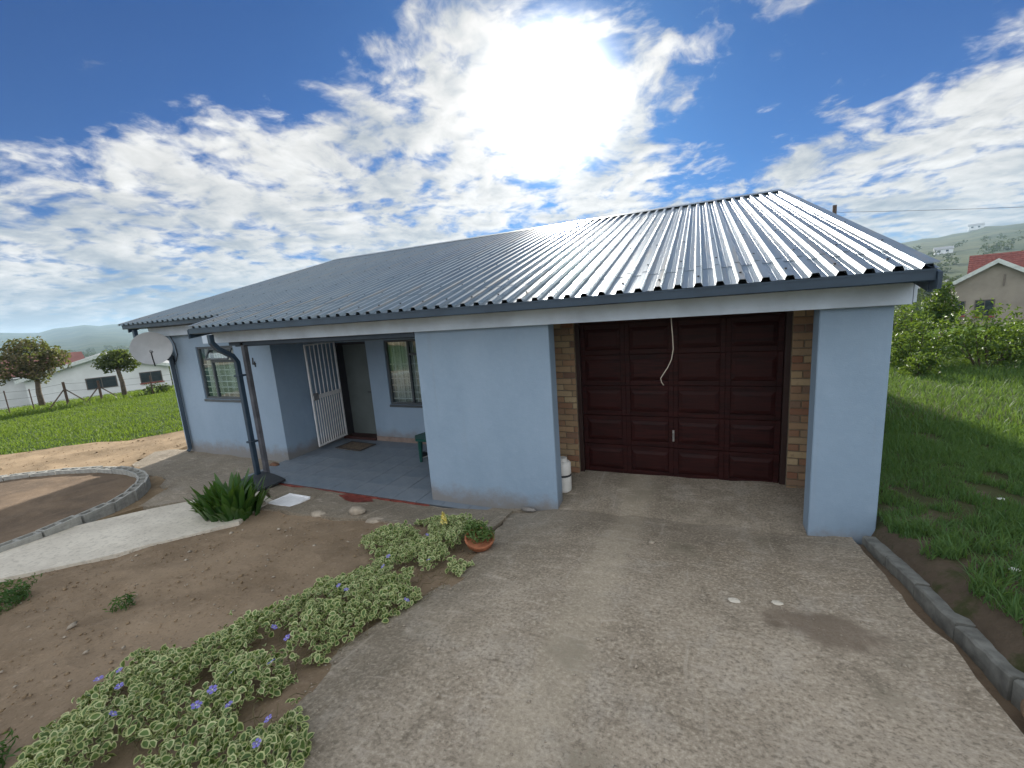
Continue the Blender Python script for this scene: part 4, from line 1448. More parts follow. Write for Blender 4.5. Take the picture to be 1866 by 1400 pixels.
def tree(name, loc, h, blobs, n, L, W, m, label, cat, group=None, tr=0.12, limbs=5, seed=0):
    e = empty(name, loc, label, cat, group)
    rr_ = random.Random(seed)
    zc = min(b[2] - b[5] * 0.4 for b in blobs)
    tm_ = MB()
    pts = [(0, 0, -0.2), (rr_.uniform(-.05, .05), 0, zc * .5), (rr_.uniform(-.1, .1), rr_.uniform(-.1, .1), zc), (0, 0, zc + (h - zc) * .5)]
    tm_.tube(pts, [tr * 1.15, tr * .9, tr * .75, tr * .25], 8)
    for i in range(limbs):
        b = blobs[i % len(blobs)]
        end = (b[0] + rr_.uniform(-.5, .5) * b[3], b[1] + rr_.uniform(-.5, .5) * b[4], b[2] + rr_.uniform(-.2, .5) * b[5])
        s_ = Vector(pts[2]) * rr_.uniform(.75, 1.0)
        md = s_.lerp(Vector(end), .5) + Vector((rr_.uniform(-.1, .1), rr_.uniform(-.1, .1), .08))
        tm_.tube([s_, md, end], [tr * .5, tr * .35, tr * .12], 6)
    build('trunk', tm_, BARK, e, smooth=True)
    link('crown', crown_mesh('crown', blobs, n, L, W, m), e)
    return e


def shrub(name, loc, blobs, n, L, W, m, label, group=None, seed=0):
    e = empty(name, loc, label, 'shrub', group)
    rr_ = random.Random(seed)
    st = MB()
    for i in range(max(4, len(blobs))):
        b = blobs[i % len(blobs)]
        st.tube([(rr_.uniform(-.1, .1), rr_.uniform(-.1, .1), -.1), (b[0] * .6, b[1] * .6, b[2] * .6), (b[0], b[1], b[2] + b[5] * .5)], [.025, .018, .006], 5)
    build('stem', st, BARK, e)
    link('foliage', crown_mesh('foliage', blobs, n, L, W, m), e)
    return e


# variegated periwinkle between the soil and the drive
peri_poly = ragged([(-2.30, 3.95), (-1.98, 3.50), (-1.80, 2.82), (-1.80, 2.36), (-1.93, 2.02), (-1.95, 1.62), (-2.03, 1.38), (-1.79, 1.14), (-1.48, 0.92), (-1.40, 0.4), (-1.35, -0.8), (-2.5, -0.8),
                     (-2.90, 0.48), (-3.18, 0.66), (-3.14, 0.80), (-3.26, 0.98), (-3.50, 1.18), (-3.18, 1.34), (-3.14, 1.52), (-3.32, 1.70), (-2.95, 1.83), (-3.04, 2.08), (-2.88, 2.28), (-2.80, 2.46), (-2.84, 2.78), (-3.38, 3.2), (-3.40, 3.6), (-2.95, 3.98)], 0.07, 0.05, 3)
pb_ = np.array(peri_poly)


def ground_leaves(n):
    x = rng.uniform(-3.75, -1.3, n)
    y_ = rng.uniform(-0.9, 4.2, n)
    f = np.array([noise.fractal(Vector((p * 2.6, q_ * 2.6, 5.5)), 1.0, 2.0, 4) for p, q_ in zip(x, y_)])
    k = inside(peri_poly, x + rng.normal(0, .02, n), y_ + rng.normal(0, .02, n))
    dist = np.min(np.hypot(x[:, None] - pb_[None, ::2, 0], y_[:, None] - pb_[None, ::2, 1]), axis=1)
    k &= f > -0.30 + 0.22 * np.clip(1 - dist / 0.12, 0, 1)
    k &= np.hypot(x + 1.95, y_ - 3.24) > 0.25      # the bowl stands clear of the mat
    x, y_, f, dist = x[k], y_[k], f[k], dist[k]
    hgt = 0.02 + 0.13 * np.clip(dist / 0.25, 0, 1) + 0.12 * np.clip(f, 0, 1)
    z = gz(x, y_) + 0.02 + hgt * rng.uniform(0.2, 1.0, len(x)) ** 0.7
    return np.column_stack([x, y_, z])


C = ground_leaves(43000)
n = len(C)
nrm = rng.normal(0, 0.55, (n, 3)) + np.array([0, 0, 0.9])
nrm[:, 1] -= 0.25
nrm /= np.linalg.norm(nrm, axis=1)[:, None]
t_ = np.cross(nrm, rng.normal(0, 1, (n, 3)))
t_ /= np.linalg.norm(t_, axis=1)[:, None]
b_ = np.cross(nrm, t_)
Ls = (0.041 * rng.uniform(0.42, 1.35, n))[:, None]
outline = [(-.5, 0), (-.25, .24), (.1, .30), (.36, .17), (.52, 0), (.36, -.17), (.1, -.30), (-.25, -.24)]
ou = np.array(outline)
inn = ou * np.array([0.74, 0.66]) + np.array([0.0, 0])
Vl = []
for u_, v_ in list(ou) + list(inn):
    Vl.append(C + (t_ * u_ + b_ * v_ * 1.15 + nrm * (abs(v_) * 0.55 - u_ * u_ * 0.35)) * Ls)
Vl = np.stack(Vl, 1).reshape(-1, 3)
base = np.arange(n)[:, None] * 16
rim = [np.concatenate([base + np.array([i, (i + 1) % 8, 8 + (i + 1) % 8, 8 + i]) for i in range(8)], 0)]
inn_f = np.concatenate([base + np.array([8, 9, 10, 11]), base + np.array([8, 11, 12, 15]), base + np.array([12, 13, 14, 15])], 0)
Fl = np.concatenate(rim + [inn_f], 0)
mi = np.concatenate([np.zeros(n * 8, int), np.ones(n * 3, int)])
peri = link('periwinkle_cover', np_mesh('periwinkle_cover', Vl, Fl, [VRIM, VGREEN], mi))
peri['kind'] = 'stuff'
peri['label'] = 'mat of cream edged variegated periwinkle leaves along the edge of the driveway'
# trailing stems under the leaves
stm = MB()
rk = random.Random(12)
for i in range(700):
    a0 = rk.uniform(0, 6.28)
    x, y = rk.uniform(-3.6, -1.4), rk.uniform(-.8, 4.0)
    if not inside(peri_poly, np.array([x]), np.array([y]))[0]:
        continue
    pts = []
    for j in range(5):
        pts.append((x, y, g1(x, y) + 0.03 + rk.uniform(0, .06)))
        a0 += rk.uniform(-.5, .5)
        x += math.cos(a0) * 0.035
        y += math.sin(a0) * 0.035
    stm.tube(pts, 0.0022, 3, cap=False)
build('stems', stm, simple('vine_stem', (0.12, 0.10, 0.05), 0.8), peri)
# violet flowers: five petals and a pale eye
fl = MB()
for k in range(5):
    a = 2 * math.pi * k / 5
    ca, sa = math.cos(a), math.sin(a)
    pts = [(0.004, 0), (0.014, -.009), (0.024, -.011), (0.026, 0.004), (0.018, .010)]
    fl.add([(p * ca - q_ * sa, p * sa + q_ * ca, 0.004 + 0.12 * p) for p, q_ in pts], [(0, 1, 2, 3, 4)])
fl.lathe([(0.001, 0.0), (0.005, 0.004), (0.003, 0.008)], n=6, mi=1)
flm = fl.data('flower', [PURPLE, simple('flower_eye', (0.6, 0.6, 0.7), 0.7)])
spots = [(-3.06, 0.96), (-2.86, 0.88), (-2.56, 0.74), (-2.22, 0.92), (-2.0, 0.95), (-2.27, 1.12), (-2.15, 1.26), (-1.72, 0.95), (-1.65, 0.85), (-2.45, 1.49), (-2.29, 1.46), (-2.47, 2.03), (-2.4, 2.03), (-2.06, 2.6), (-2.38, 2.41), (-2.46, 3.13), (-1.8, 1.99), (-3.06, 0.87), (-2.27, 1.02), (-2.49, 2.6)]
for i, (x, y) in enumerate(spots):
    fo = link('flower', flm, peri, (x, y, g1(x, y) + 0.19 + random.uniform(0, .04)), (random.uniform(-.2, .7), random.uniform(-.4, .4), random.uniform(0, 6)))
    fo.scale = (random.uniform(.65, .95),) * 3


# clump of broad strap leaves by the path
def strap(L, W, bend, n=7):
    vs, fs = [], []
    for i in range(n + 1):
        t = i / n
        wd = W * (0.45 + 1.1 * t - 1.55 * t ** 3) * .5 if t < 1 else 0.0015
        ang_ = bend * t * t
        r_, z_ = 0.0, 0.0
        # integrate the arc
        for j in range(i):
            tt = (j + .5) / n
            r_ += math.sin(0.15 + bend * tt) * L / n
            z_ += math.cos(0.15 + bend * tt) * L / n
        vs += [(r_, -wd, z_ + wd * .35), (r_, 0, z_), (r_, wd, z_ + wd * .35)]
    for i in range(n):
        a = i * 3
        fs += [(a, a + 1, a + 4, a + 3), (a + 1, a + 2, a + 5, a + 4)]
    return MB().add(vs, fs).data('leaf', STRAP)


straps = [strap(L, W, b) for L, W, b in ((.66, .13, .35), (.60, .15, .6), (.54, .14, .85), (.72, .12, .22), (.56, .15, .5), (.46, .13, 1.15))]
ag = empty('strap_leaf_plant', (-5.78, 3.30, g1(-5.78, 3.3)), 'dark green clump of broad strap leaves at the corner of the path', 'plant')
rk = random.Random(5)
for i in range(190):
    a = rk.uniform(0, 2 * math.pi)
    r = 0.40 * math.sqrt(rk.random())
    me = rk.choice(straps[:5] if r < .18 else straps)
    sc_ = rk.uniform(.72, 1.02) * (1.0 - 0.30 * r / .4)
    o = link('leaf', me, ag, (r * math.cos(a) * 0.92 - 0.06, r * math.sin(a) * 0.75, 0.0), (rk.uniform(-.15, .15), rk.uniform(-.15, .25), a + rk.uniform(-.5, .5)))
    o.scale = (sc_, sc_, sc_)

# terracotta bowl with a small plant and a yellow flower spike
pot = empty('flower_pot', (-1.97, 3.30, g1(-1.97, 3.30) + 0.035), 'broken terracotta bowl with a small leafy plant beside the periwinkle', 'flower pot')
build('bowl', MB().lathe([(0.09, 0.0), (0.15, 0.07), (0.165, 0.12), (0.175, 0.125), (0.175, 0.14), (0.155, 0.14), (0.145, 0.11), (0.02, 0.10)], n=22), TERRA, pot, rot=(R(8), R(10), 0))
link('foliage', crown_mesh('foliage', [(-.02, 0.02, .18, .17, .15, .09), (-.12, .06, .20, .1, .1, .08), (.08, .02, .17, .12, .1, .05)], 620, .05, .016, VGREEN), pot)
pot.scale = (0.85, 0.85, 0.85)
yf = empty('yellow_flower', (-2.52, 3.52, g1(-2.52, 3.52) + 0.05), 'single yellow flower spike rising out of the periwinkle near the pot', 'flower')
build('stem', MB().tube([(0, 0, 0), (0.01, 0, .12), (0, 0, .26)], [.005, .004, .003], 5), SHRUB, yf)
c_ = []
for i in range(46):
    t = i / 46
    a = i * 2.4
    c_.append((0.030 * (1.1 - t) * math.cos(a), 0.030 * (1.1 - t) * math.sin(a), 0.15 + 0.12 * t))
c_ = np.array(c_)
V_, F_ = leaf_cloud(c_, np.column_stack([c_[:, 0], c_[:, 1], np.zeros(46)]) * 30, .034, .026, jitter=.3)
link('petals', np_mesh('petals', V_, F_, YELLOW), yf)
# ferny tuft at the left edge, weeds in the soil
for name, (x, y), rad_, n_, lab in (('weed_tuft', (-5.78, 1.18), .24, 900, 'feathery green weed tuft beside the path at the left edge'),
                                   ('weed_tuft', (-4.55, 1.55), .10, 120, 'flat green weed in the middle of the bare soil'),
                                   ('weed_tuft', (-4.75, 0.85), .05, 40, 'tiny green weed in the bare soil below the feathery tuft'),
                                   ('weed_tuft', (-3.18, 0.42), .14, 420, 'fine leafed green tuft at the lower end of the periwinkle')):
    o = link(name, crown_mesh(name, [(0, 0, rad_ * .35, rad_, rad_, rad_ * .5), (rad_ * .3, rad_ * .1, rad_ * .25, rad_ * .6, rad_ * .6, rad_ * .35)], n_, .05, .011, GRASSD), None, (x, y, g1(x, y) + .01))
    thing(o, lab, 'weed')


# pebbles and crumbs of earth
def scatter_rocks(name, n, region, size, m, zoff=0.02, seed=0):
    bm = bmesh.new()
    rr_ = random.Random(seed)
    k_ = 0
    base_ = [Vector(v) for v in ((1, 0, 0), (-1, 0, 0), (0, 1, 0), (0, -1, 0), (0, 0, .7), (0, 0, -.7))]
    fc = [(0, 2, 4), (2, 1, 4), (1, 3, 4), (3, 0, 4), (2, 0, 5), (1, 2, 5), (3, 1, 5), (0, 3, 5)]
    V_, F_ = [], []
    while k_ < n:
        x, y = rr_.uniform(*region[0]), rr_.uniform(*region[1])
        if len(region) > 2 and not inside(region[2], np.array([x]), np.array([y]))[0]:
            continue
        s_ = size * rr_.lognormvariate(0, .5)
        a = rr_.uniform(0, 6.28)
        ca, sa = math.cos(a), math.sin(a)
        z = g1(x, y) + zoff
        o_ = len(V_)
        for v_ in base_:
            p = Vector((v_.x * rr_.uniform(.7, 1.3), v_.y * rr_.uniform(.5, 1.0), v_.z * rr_.uniform(.5, 1.0))) * s_
            V_.append((x + p.x * ca - p.y * sa, y + p.x * sa + p.y * ca, z + p.z))
        F_ += [tuple(i + o_ for i in f) for f in fc]
        k_ += 1
    o_ = link(name, np_mesh(name, V_, F_, m))
    o_['kind'] = 'stuff'
    return o_


scatter_rocks('soil_crumbs', 3600, ((-7.5, -1.5), (-.5, 3.7), soil_poly), .007, YARD, .020, 1)
scatter_rocks('pebbles', 260, ((-7.5, -1.5), (.3, 3.7), soil_poly), .012, STONE, .022, 2)
scatter_rocks('driveway_grit', 900, ((-2.1, 1.3), (.5, 4.4), drive_poly), .0055, STONE, .035, 3)
scatter_rocks('yard_gravel', 900, ((-16, -10.7), (1, 6), yard_poly), .011, YARD, .02, 4)


# grass blades
def blades(name, x, y, h, wd, m, zf=terrain_z, lean=0.35):
    n = len(x)
    z = zf(x, y) + np.where(np.hypot(x, y) < 9, 0.006, -0.012)
    a = rng.uniform(0, 2 * np.pi, n)
    H_ = h * rng.uniform(0.55, 1.35, n)
    W_ = wd * rng.uniform(.7, 1.3, n)
    l1 = rng.normal(0, lean, (n, 2)) * H_[:, None]
    tx, ty = np.cos(a) * W_, np.sin(a) * W_
    p0 = np.column_stack([x - tx, y - ty, z])
    p1 = np.column_stack([x + tx, y + ty, z])
    p2 = np.column_stack([x + l1[:, 0] * .45 + tx * .7, y + l1[:, 1] * .45 + ty * .7, z + H_ * .6])
    p3 = np.column_stack([x + l1[:, 0] * .45 - tx * .7, y + l1[:, 1] * .45 - ty * .7, z + H_ * .6])
    p4 = np.column_stack([x + l1[:, 0], y + l1[:, 1], z + H_ * .92])
    V_ = np.stack([p0, p1, p2, p3, p4], 1).reshape(-1, 3)
    i = np.arange(n)[:, None] * 5
    F_ = np.concatenate([i + np.array([0, 1, 2]), i + np.array([0, 2, 3]), i + np.array([3, 2, 4])], 0)
    o_ = link(name, np_mesh(name, V_, F_, m))
    o_['kind'] = 'stuff'
    return o_


def scat(n, xr, yr, fn):
    x = rng.uniform(*xr, n)
    y_ = rng.uniform(*yr, n)
    k = fn(x, y_)
    return x[k], y_[k]


def patch(x, y_, s_, seed):
    return np.array([noise.fractal(Vector((a * s_, b * s_, seed)), 1.0, 2.0, 4) for a, b in zip(x, y_)])


# right bank: patchy near the kerb, thick farther back
def right_ok(x, y_):
    p = 0.45 * patch(x, y_, 1.1, 2.2) + 0.75 * patch(x, y_, 3.1, 8.6)
    return (x > 1.58) & (p > 0.03 - 0.06 * np.clip(y_ - 3.8, 0, 9) - 0.04 * (x - 1.6) + rng.normal(0, .06, len(x)))


x, y = scat(190000, (1.58, 6.0), (0.4, 8.0), right_ok)
blades('lawn_grass', x, y, 0.06 + 0.05 * np.clip(patch(x, y, .8, 4.4), 0, 1), 0.0035, GRASSD)
GRASSR = leafmat('grass_blade_bank', (0.032, 0.10, 0.028), (0.078, 0.155, 0.045), 0.3, 0.6, 0.7)
x, y = scat(46000, (1.58, 9.5), (6.5, 17.0), lambda a, b: (a > 1.58) & (b > 6.5 + rng.uniform(0, 1.5, len(a))))
blades('lawn_grass', x, y, 0.12 + 0.10 * np.clip(patch(x, y, .5, 7.4) + (y - 9) * .08, 0, 1.6), 0.0065, GRASSR)
x, y = scat(16000, (2.0, 20.0), (15.0, 32.0), lambda a, b: a > 0.38 * b - 4)
blades('meadow_grass', x, y, 0.42 + 0.15 * np.clip(patch(x, y, .3, 1.4), -1, 1), 0.016, GRASSR)
# clumps near the column base and kerb
cx, cy = [], []
for a, b, r, n_ in ((1.72, 4.42, .16, 420), (2.0, 4.15, .22, 420), (2.25, 3.7, .25, 380), (1.85, 3.55, .14, 200), (2.55, 3.1, .25, 350), (1.75, 2.95, .15, 160), (2.1, 2.7, .22, 260), (1.72, 3.9, .12, 170), (1.68, 3.3, .10, 130), (1.95, 2.35, .18, 200), (1.70, 2.5, .10, 120), (2.4, 4.5, .25, 300), (2.9, 4.3, .3, 360)):
    aa = rng.uniform(0, 6.28, n_)
    rr2 = r * np.sqrt(rng.uniform(0, 1, n_))
    cx.append(a + rr2 * np.cos(aa))
    cy.append(b + rr2 * np.sin(aa))
x, y = np.concatenate(cx), np.concatenate(cy)
blades('lawn_grass', x, y, np.full(len(x), 0.12), 0.0042, GRASSD, lean=.5)


# left field
def left_ok(x, y_):
    return ~inside(yard_poly, x, y_) & (x < -12.0 - rng.uniform(0, .3, len(x)))


x, y = scat(95000, (-27.5, -11.5), (-1.0, 14.0), left_ok)
blades('field_grass', x, y, 0.075 + 0.04 * np.clip(patch(x, y, .5, 9.1), -1, 1), 0.011, GRASSM)
x, y = scat(15000, (-36, -25.0), (2.0, 18.0), lambda a, b: a < 30)
blades('field_grass', x, y, np.full(len(x), 0.20), 0.022, GRASSM)

# small weeds on the driveway joint and litter in the grass
for i, (a, b, lab) in enumerate(((2.62, 5.15, 'scrap of white paper in the grass nearest the column'), (3.3, 4.6, 'scrap of white paper in the grass farther from the kerb'),
                                 (1.95, 3.62, 'white plastic scrap lying by the kerb stones'), (2.75, 3.95, 'white crumpled scrap on the bare patch of the bank'))):
    rock('litter', (a, b, t1(a, b) + .04), (.03, .022, .010), WHITEPL, lab, 'litter', 50 + i, 'white litter on the grassy bank')

# ------------------------------------------------------------------ fence and trees on the left
fence = empty('wire_fence', (0, 0, 0), 'low wire fence on thin and stout dark posts across the left field', 'fence')
fpx = [(-27.6, 6.7, 1.0, .022), (-27.3, 7.35, 1.05, .022), (-27.0, 8.0, 1.0, .022), (-26.5, 8.95, 1.12, .051), (-26.1, 10.0, 1.0, .051), (-25.3, 11.7, .95, .03), (-24.8, 12.8, .95, .022), (-24.4, 13.8, .95, .022), (-28.2, 5.4, 1.0, .022), (-28.6, 4.3, 1.0, .022)]
fpx.sort(key=lambda p: p[1])
for (x, y, h, r) in fpx:
    z = t1(x, y)
    build('post', MB().tube([(x, y, z - .2), (x + .02, y, z + h)], r, 6), WOOD, fence)
for (x, y, h, r) in fpx:
    if r > .05:
        z = t1(x, y)
        build('brace', MB().tube([(x + .3, y - .8, z - .05), (x, y, z + h * .72)], .024, 6), WOOD, fence)
        build('brace', MB().tube([(x - .2, y + .8, z - .05), (x, y, z + h * .72)], .024, 6), WOOD, fence)
for q_ in (.3, .62, .93):
    build('wire', MB().tube([(x, y, t1(x, y) + q_ * h) for x, y, h, r in fpx], .006, 4), STEELD, fence)

tree('bare_crowned_tree', (-29.0, 8.9, t1(-29, 8.9)), 3.6, [(0, .1, 2.6, .75, 1.0, .7), (.1, -.75, 2.25, .6, .65, .6), (0, .8, 2.35, .55, .6, .6), (.1, .1, 1.75, .5, .6, .4), (0, -.2, 3.05, .5, .6, .35), (0, -1.1, 1.7, .35, .35, .3)], 2600, .16, .09, RUSTL,
     'rusty brown broad tree behind the fence at the far left', 'tree', 'trees by the wire fence', .11, 7, 1)
tree('round_tree', (-26.6, 11.1, t1(-26.6, 11.1)), 2.6, [(0, 0, 1.9, .55, .62, .5), (.1, .45, 1.75, .4, .45, .42), (0, -.42, 1.8, .4, .42, .42), (0, .1, 2.2, .4, .45, .25)], 2300, .13, .075, TREEL,
     'small green tree with a rounded crown beside the white house', 'tree', 'trees by the wire fence', .10, 5, 2)
x0_ = empty('fence_shrub', (-25.6, 11.9, t1(-25.6, 11.9)), 'low dark shrub at the fence by the small green tree', 'shrub')
link('foliage', crown_mesh('foliage', [(0, 0, .22, .35, .5, .25), (0, .5, .2, .3, .3, .2)], 500, .12, .06, DARKSHRUB), x0_)


# houses of the neighbours
def gable_house(name, loc, rotz, w_, l_, h, rise, wallm, roofm, bargem, label, over=0.35, wins=(), base=-1.5):
    """gable faces local -Y"""
    e = empty(name, loc, label, 'house', rotz=rotz)
    build('wall', MB().ext([(-w_ / 2, base), (w_ / 2, base), (w_ / 2, h), (0, h + rise), (-w_ / 2, h)], 1, 0, l_), wallm, e)
    sl_ = rise / (w_ / 2)
    for s in (-1, 1):
        xe = s * (w_ / 2 + over)
        ze = h - sl_ * over
        build('roof', MB().ext([(0, h + rise + .02), (xe, ze + .02), (xe, ze + .10), (0, h + rise + .10)][::s], 1, -over, l_ + over), roofm, e)
        build('barge_board', MB().ext([(0, h + rise - .16), (xe, ze - .16), (xe, ze + .13), (0, h + rise + .13)][::s], 1, -over - .06, -over - .005), bargem, e)
    for (x, z, ww, hh, sill) in wins:
        f = build('window', MB().box(x - ww / 2, x + ww / 2, -.04, -.003, z, z + hh), simple('far_frame', (0.12, 0.10, 0.09), .6), e)
        build('pane', MB().box(x - ww / 2 + .07, x - .03, -.05, -.042, z + .07, z + hh - .07).box(x + .03, x + ww / 2 - .07, -.05, -.042, z + .07, z + hh - .07), DARKGL, f)
        if sill:
            build('sill', MB().box(x - ww / 2 - .08, x + ww / 2 + .08, -.12, -.045, z - .1, z - .002), REDSILL, f)
    return e


# white house at 50 m: gable looks back at the camera
wh = gable_house('white_house', (-48.2, 18.9, -2.3), R(66), 9.2, 11.0, 2.25, 1.35, WHITEWALL, simple('far_grey_roof', (.30, .31, .32), .6), BARGE,
                 'long white house with a low gable beyond the fence on the left', .45, ((-.15, .75, 2.0, 1.0, False), (3.2, .75, 1.6, 1.0, True)))
# its brown door and porch posts on the right
build('door', MB().box(5.3, 6.0, 1.0, 1.1, -.6, 2.1), simple('far_brown_door', (.10, .045, .035), .7), wh)
for xx in (4.75, 6.3):
    build('porch_post', MB().box(xx, xx + .16, .8, .96, -.9, 2.1), WHITE, wh)
rh_ = empty('red_roofed_house', (-54.5, 14.6, -2.2), 'white house under a long faded red roof at the far left edge', 'house', rotz=R(75))
build('wall', MB().box(-9, 5.2, 0, 6, -1.5, 2.2), WHITEWALL, rh_)
build('roof', MB().ext([(-.5, 2.15), (3.0, 3.75), (6.5, 2.15), (6.5, 2.28), (3.0, 3.9), (-.5, 2.28)], 0, -9.4, 5.6), REDROOF, rh_)
build('gutter', MB().box(-9.4, 5.6, -.62, -.52, 2.1, 2.25), WHITE, rh_)

# beige house on the right
bh = empty('beige_house', (19.05, 40.9, -1.4), 'beige house with white barge boards and a red tiled roof on the right', 'house', rotz=R(-24))
build('wall', MB().ext([(-2.65, -1.5), (2.65, -1.5), (2.65, 3.25), (0, 5.0), (-2.65, 3.25)], 1, 0, 5.0), BEIGE, bh)
for s in (-1, 1):
    build('barge_board', MB().ext([(0, 5.0 - .10), (s * 3.05, 5.0 - .10 - 3.05 * .66), (s * 3.05, 5.0 + .20 - 3.05 * .66), (0, 5.20)][::s], 1, -.42, -.36), BARGE, bh)
    build('roof', MB().ext([(0, 5.0 + .03), (s * 3.0, 5.03 - 3.0 * .66), (s * 3.0, 5.13 - 3.0 * .66), (0, 5.14)][::s], 1, -.355, 5.0), REDTILE, bh)
build('main_wall', MB().box(-1.0, 12, 5.02, 11, -1.5, 3.3), BEIGE, bh)
mr = build('main_roof', MB().ext([(4.6, 3.2), (8.0, 5.7), (11.4, 3.2), (11.4, 3.3), (8.0, 5.8), (4.6, 3.3)], 0, -1.5, 12.5), REDTILE, bh)
# courses of tiles as overlapping strips
cr_ = MB()
for i in range(15):
    t0, t1_ = i / 15, (i + 1.15) / 15
    ya, za = 4.6 + 3.4 * t0, 3.33 + 2.5 * t0
    yb2, zb2 = 4.6 + 3.4 * min(t1_, 1), 3.33 + 2.5 * min(t1_, 1)
    for j in range(56):
        xa = -1.5 + j * .25
        cr_.ext([(ya, za), (yb2, zb2 - .02), (yb2, zb2 + .01), (ya, za + .045)], 0, xa + .008, xa + .242)
tl_ = build('roof_tiles', cr_, REDTILE, mr)
tl_['kind'] = 'stuff'
for (x, z, ww, hh) in ((-.40, 1.28, .95, 1.15), (-1.60, 1.35, .55, 1.05)):
    f = build('window', MB().box(x - ww / 2, x + ww / 2, -.04, -.003, z, z + hh), simple('far_frame', (0.12, 0.10, 0.09), .6), bh)
    build('pane', MB().box(x - ww / 2 + .06, x - .02, -.05, -.042, z + .06, z + hh - .06), DARKGL, f)
    build('pane', MB().box(x + .02, x + ww / 2 - .06, -.05, -.042, z + .06, z + hh - .06), DARKGL, f)
    build('sill', MB().box(x - ww / 2 - .06, x + ww / 2 + .06, -.12, -.045, z - .1, z - .002), REDSILL, f)
build('vent_pipe', MB().tube([(.38, -.06, 4.1), (.38, -.06, 3.3)], .04, 6), simple('far_pipe', (.2, .17, .15), .7), bh)
build('corner_pipe', MB().tube([(2.68, -.05, 3.1), (2.68, -.05, -.5)], .06, 6), WHITE, bh)

# pole and overhead line
pole = empty('utility_pole', (9.2, 39.3, t1(9.2, 39.3)), 'dark wooden utility pole top showing above the right roof edge', 'pole')
ph = 8.55 - t1(9.2, 39.3)
build('pole', MB().tube([(0, 0, -.5), (0, 0, ph)], [.16, .13], 8), WOOD, pole)
build('insulator', MB().tube([(.25, -.1, ph - .95), (.25, -.1, ph - 1.2)], .09, 6).tube([(0, 0, ph - 1.15), (.25, -.1, ph - 1.15)], .03, 5), STEELD, pole)
ol = MB()
ol.tube([(9.2 + 26 * i / 12, 39.3 - 10 * i / 12, 8.55 - .5 + (-.55 * math.sin(math.pi * i / 12)) - .28 * i) for i in range(13)], .014, 4)
thing(build('power_line', ol, STEELD), 'thin overhead wire running right from the utility pole', 'wire')

# shrubs and the young tree on the right
tree('young_tree', (6.3, 15.8, t1(6.3, 15.8)), 2.1, [(0, 0, 1.55, .32, .3, .42), (.18, 0, 1.25, .3, .28, .35), (-.2, 0, 1.2, .3, .28, .35), (.05, 0, 1.9, .2, .2, .25)], 1000, .15, .05, SHRUB,
     'slim young tree with drooping pale leaves in front of the beige house', 'tree', None, .035, 5, 6)
sh_spots = [
    (5.2, 14.0, 1.15, 'bright green bushy shrub just right of the house column', SHRUB, 1900, .10, .045),
    (6.3, 13.6, 1.3, 'leafy green shrub below the young tree', SHRUB, 2000, .10, .045),
    (7.3, 14.6, .75, 'broad green shrub right of the young tree', SHRUB, 1900, .10, .045),
    (8.7, 15.6, .5, 'wide low green shrub at the right edge', SHRUB, 1700, .10, .045),
    (5.3, 17.6, 1.3, 'dark dense shrub behind the bright shrubs by the house', DARKSHRUB, 2000, .11, .05),
    (6.6, 18.2, 1.2, 'dark shrub behind the young tree', DARKSHRUB, 1800, .11, .05),
    (9.8, 19.0, .7, 'mid green shrub under the beige house window', SHRUB, 1700, .12, .055),
    (11.4, 18.6, .6, 'rank green shrub in the tall grass at the right', SHRUB, 1700, .12, .055),
    (4.6, 12.2, .5, 'small low shrub in the grass behind the column', SHRUB, 800, .08, .035)]
for i, (x, y, s_, lab, m_, n_, L_, W_) in enumerate(sh_spots):
    rr_ = random.Random(i + 30)
    bl_ = [(rr_.uniform(-.55, .55) * s_, rr_.uniform(-.5, .5) * s_, rr_.uniform(.2, 1.0) * s_, rr_.uniform(.2, .5) * s_, rr_.uniform(.2, .5) * s_, rr_.uniform(.2, .45) * s_) for _ in range(8)]
    shrub('shrub', (x, y, t1(x, y)), bl_, n_, L_, W_, m_, lab, 'shrubs beyond the right lawn', i)

# ------------------------------------------------------------------ distant land: houses and woods
def far_house(x, y, s_, rz, wallm, roofm, lab):
    z = t1(x, y)
    e = empty('distant_house', (x, y, z), lab, 'house', 'tiny distant houses', rz)
    build('wall', MB().box(-4 * s_, 4 * s_, -3 * s_, 3 * s_, -1.2, 2.6 * s_), wallm, e)
    build('roof', MB().ext([(-3.4 * s_, 2.5 * s_), (3.4 * s_, 2.5 * s_), (0, 4.2 * s_)], 0, -4.4 * s_, 4.4 * s_), roofm, e)
    for k in (-2, 1.5):
        build('window', MB().box(k * s_ - .6 * s_, k * s_ + .6 * s_, -3.05 * s_, -3.01 * s_, .9 * s_, 2 * s_), DARKGL, e)


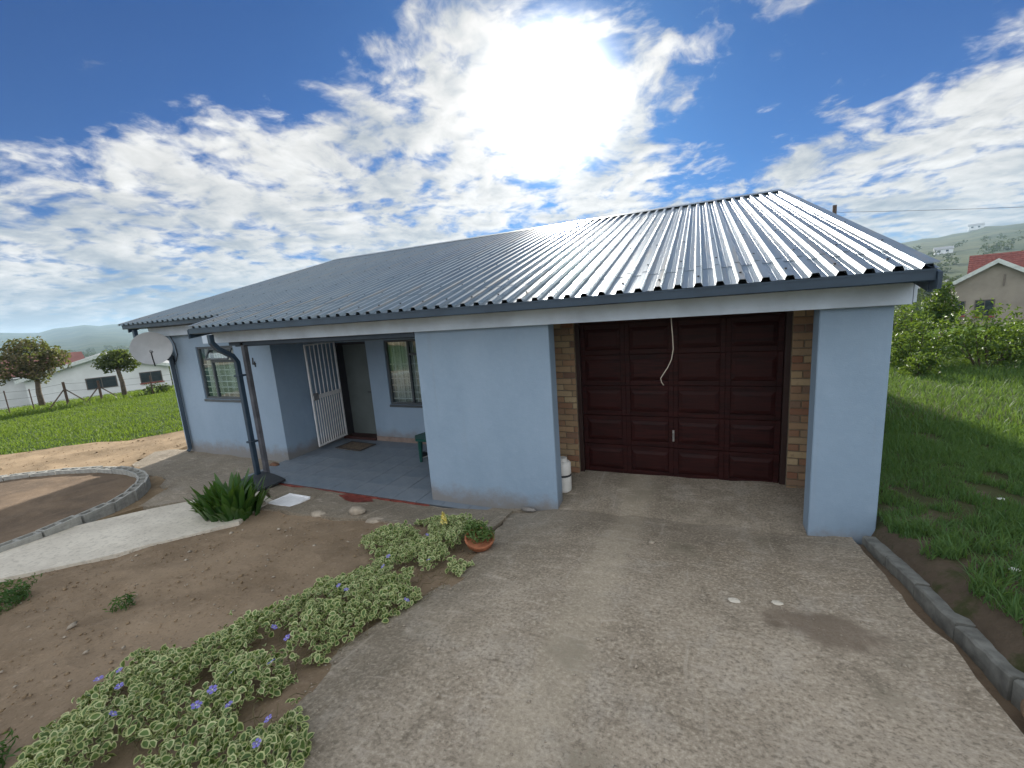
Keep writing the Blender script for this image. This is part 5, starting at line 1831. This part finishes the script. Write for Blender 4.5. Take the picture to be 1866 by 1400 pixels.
rk = random.Random(77)
labs_l = ['tiny white distant house nearest the dish among the valley trees', 'tiny pale distant house in the valley left of the dish', 'tiny red roofed distant house in the valley trees', 'tiny grey roofed distant house at the far end of the valley',
          'tiny white distant house above the white neighbour house', 'tiny beige distant house between valley trees']
GREYR = simple('distant_grey_roof', (.32, .33, .35), .6)
for i, (az, r) in enumerate(((-66.3, 260), (-67.5, 300), (-68.6, 330), (-70.4, 420), (-71.5, 300), (-67.0, 420))):
    far_house(math.sin(R(az)) * r, math.cos(R(az)) * r, 1.1, R(az * -1 + 20 * rk.uniform(-1, 1)), (WHITEWALL, BEIGE)[i % 2], (GREYR, REDROOF, GREYR)[i % 3], labs_l[i])
labs_r = ['long white distant building on the crest of the right hill', 'small white roofed distant house beside the beige house roof', 'small beige distant house above the right roof corner', 'tiny grey distant house halfway up the right hill', 'small pale distant house over the red tiled roof', 'tiny white distant house over the red roof at the right edge']
for i, (az, r, s_) in enumerate(((23.4, 850, 1.7), (20.3, 130, .9), (18.7, 150, 1.0), (21.5, 420, 1.1), (25.6, 200, 1.0), (26.6, 220, 1.0))):
    far_house(math.sin(R(az)) * r, math.cos(R(az)) * r, s_, R(-az + 15 * rk.uniform(-1, 1)), (WHITEWALL, WHITEWALL, BEIGE)[i % 3], (GREYR, GREYR, REDROOF)[i % 3], labs_r[i])

wood_blobs = []
for i in range(520):
    az = rk.uniform(-84, -58)
    r = rk.choice((rk.uniform(90, 260), rk.uniform(200, 700)))
    x, y = math.sin(R(az)) * r, math.cos(R(az)) * r
    s_ = rk.uniform(2.2, 4.6)
    wood_blobs.append((x, y, t1(x, y) + s_ * .7, s_, s_, s_ * .95))
for i in range(300):
    az = rk.uniform(12, 33)
    r = rk.choice((rk.uniform(95, 200), rk.uniform(150, 600)))
    x, y = math.sin(R(az)) * r, math.cos(R(az)) * r
    s_ = rk.uniform(1.3, 2.9)
    wood_blobs.append((x, y, t1(x, y) + s_ * .6, s_, s_, s_ * .8))
c, d = crown_pts(wood_blobs, 60000)
V_, F_ = leaf_cloud(c, d, 1.25, 0.8)
o = link('valley_woods', np_mesh('valley_woods', V_, F_, FARL))
o['kind'] = 'stuff'
o['label'] = 'far scattered trees in the valley and on the hillside'
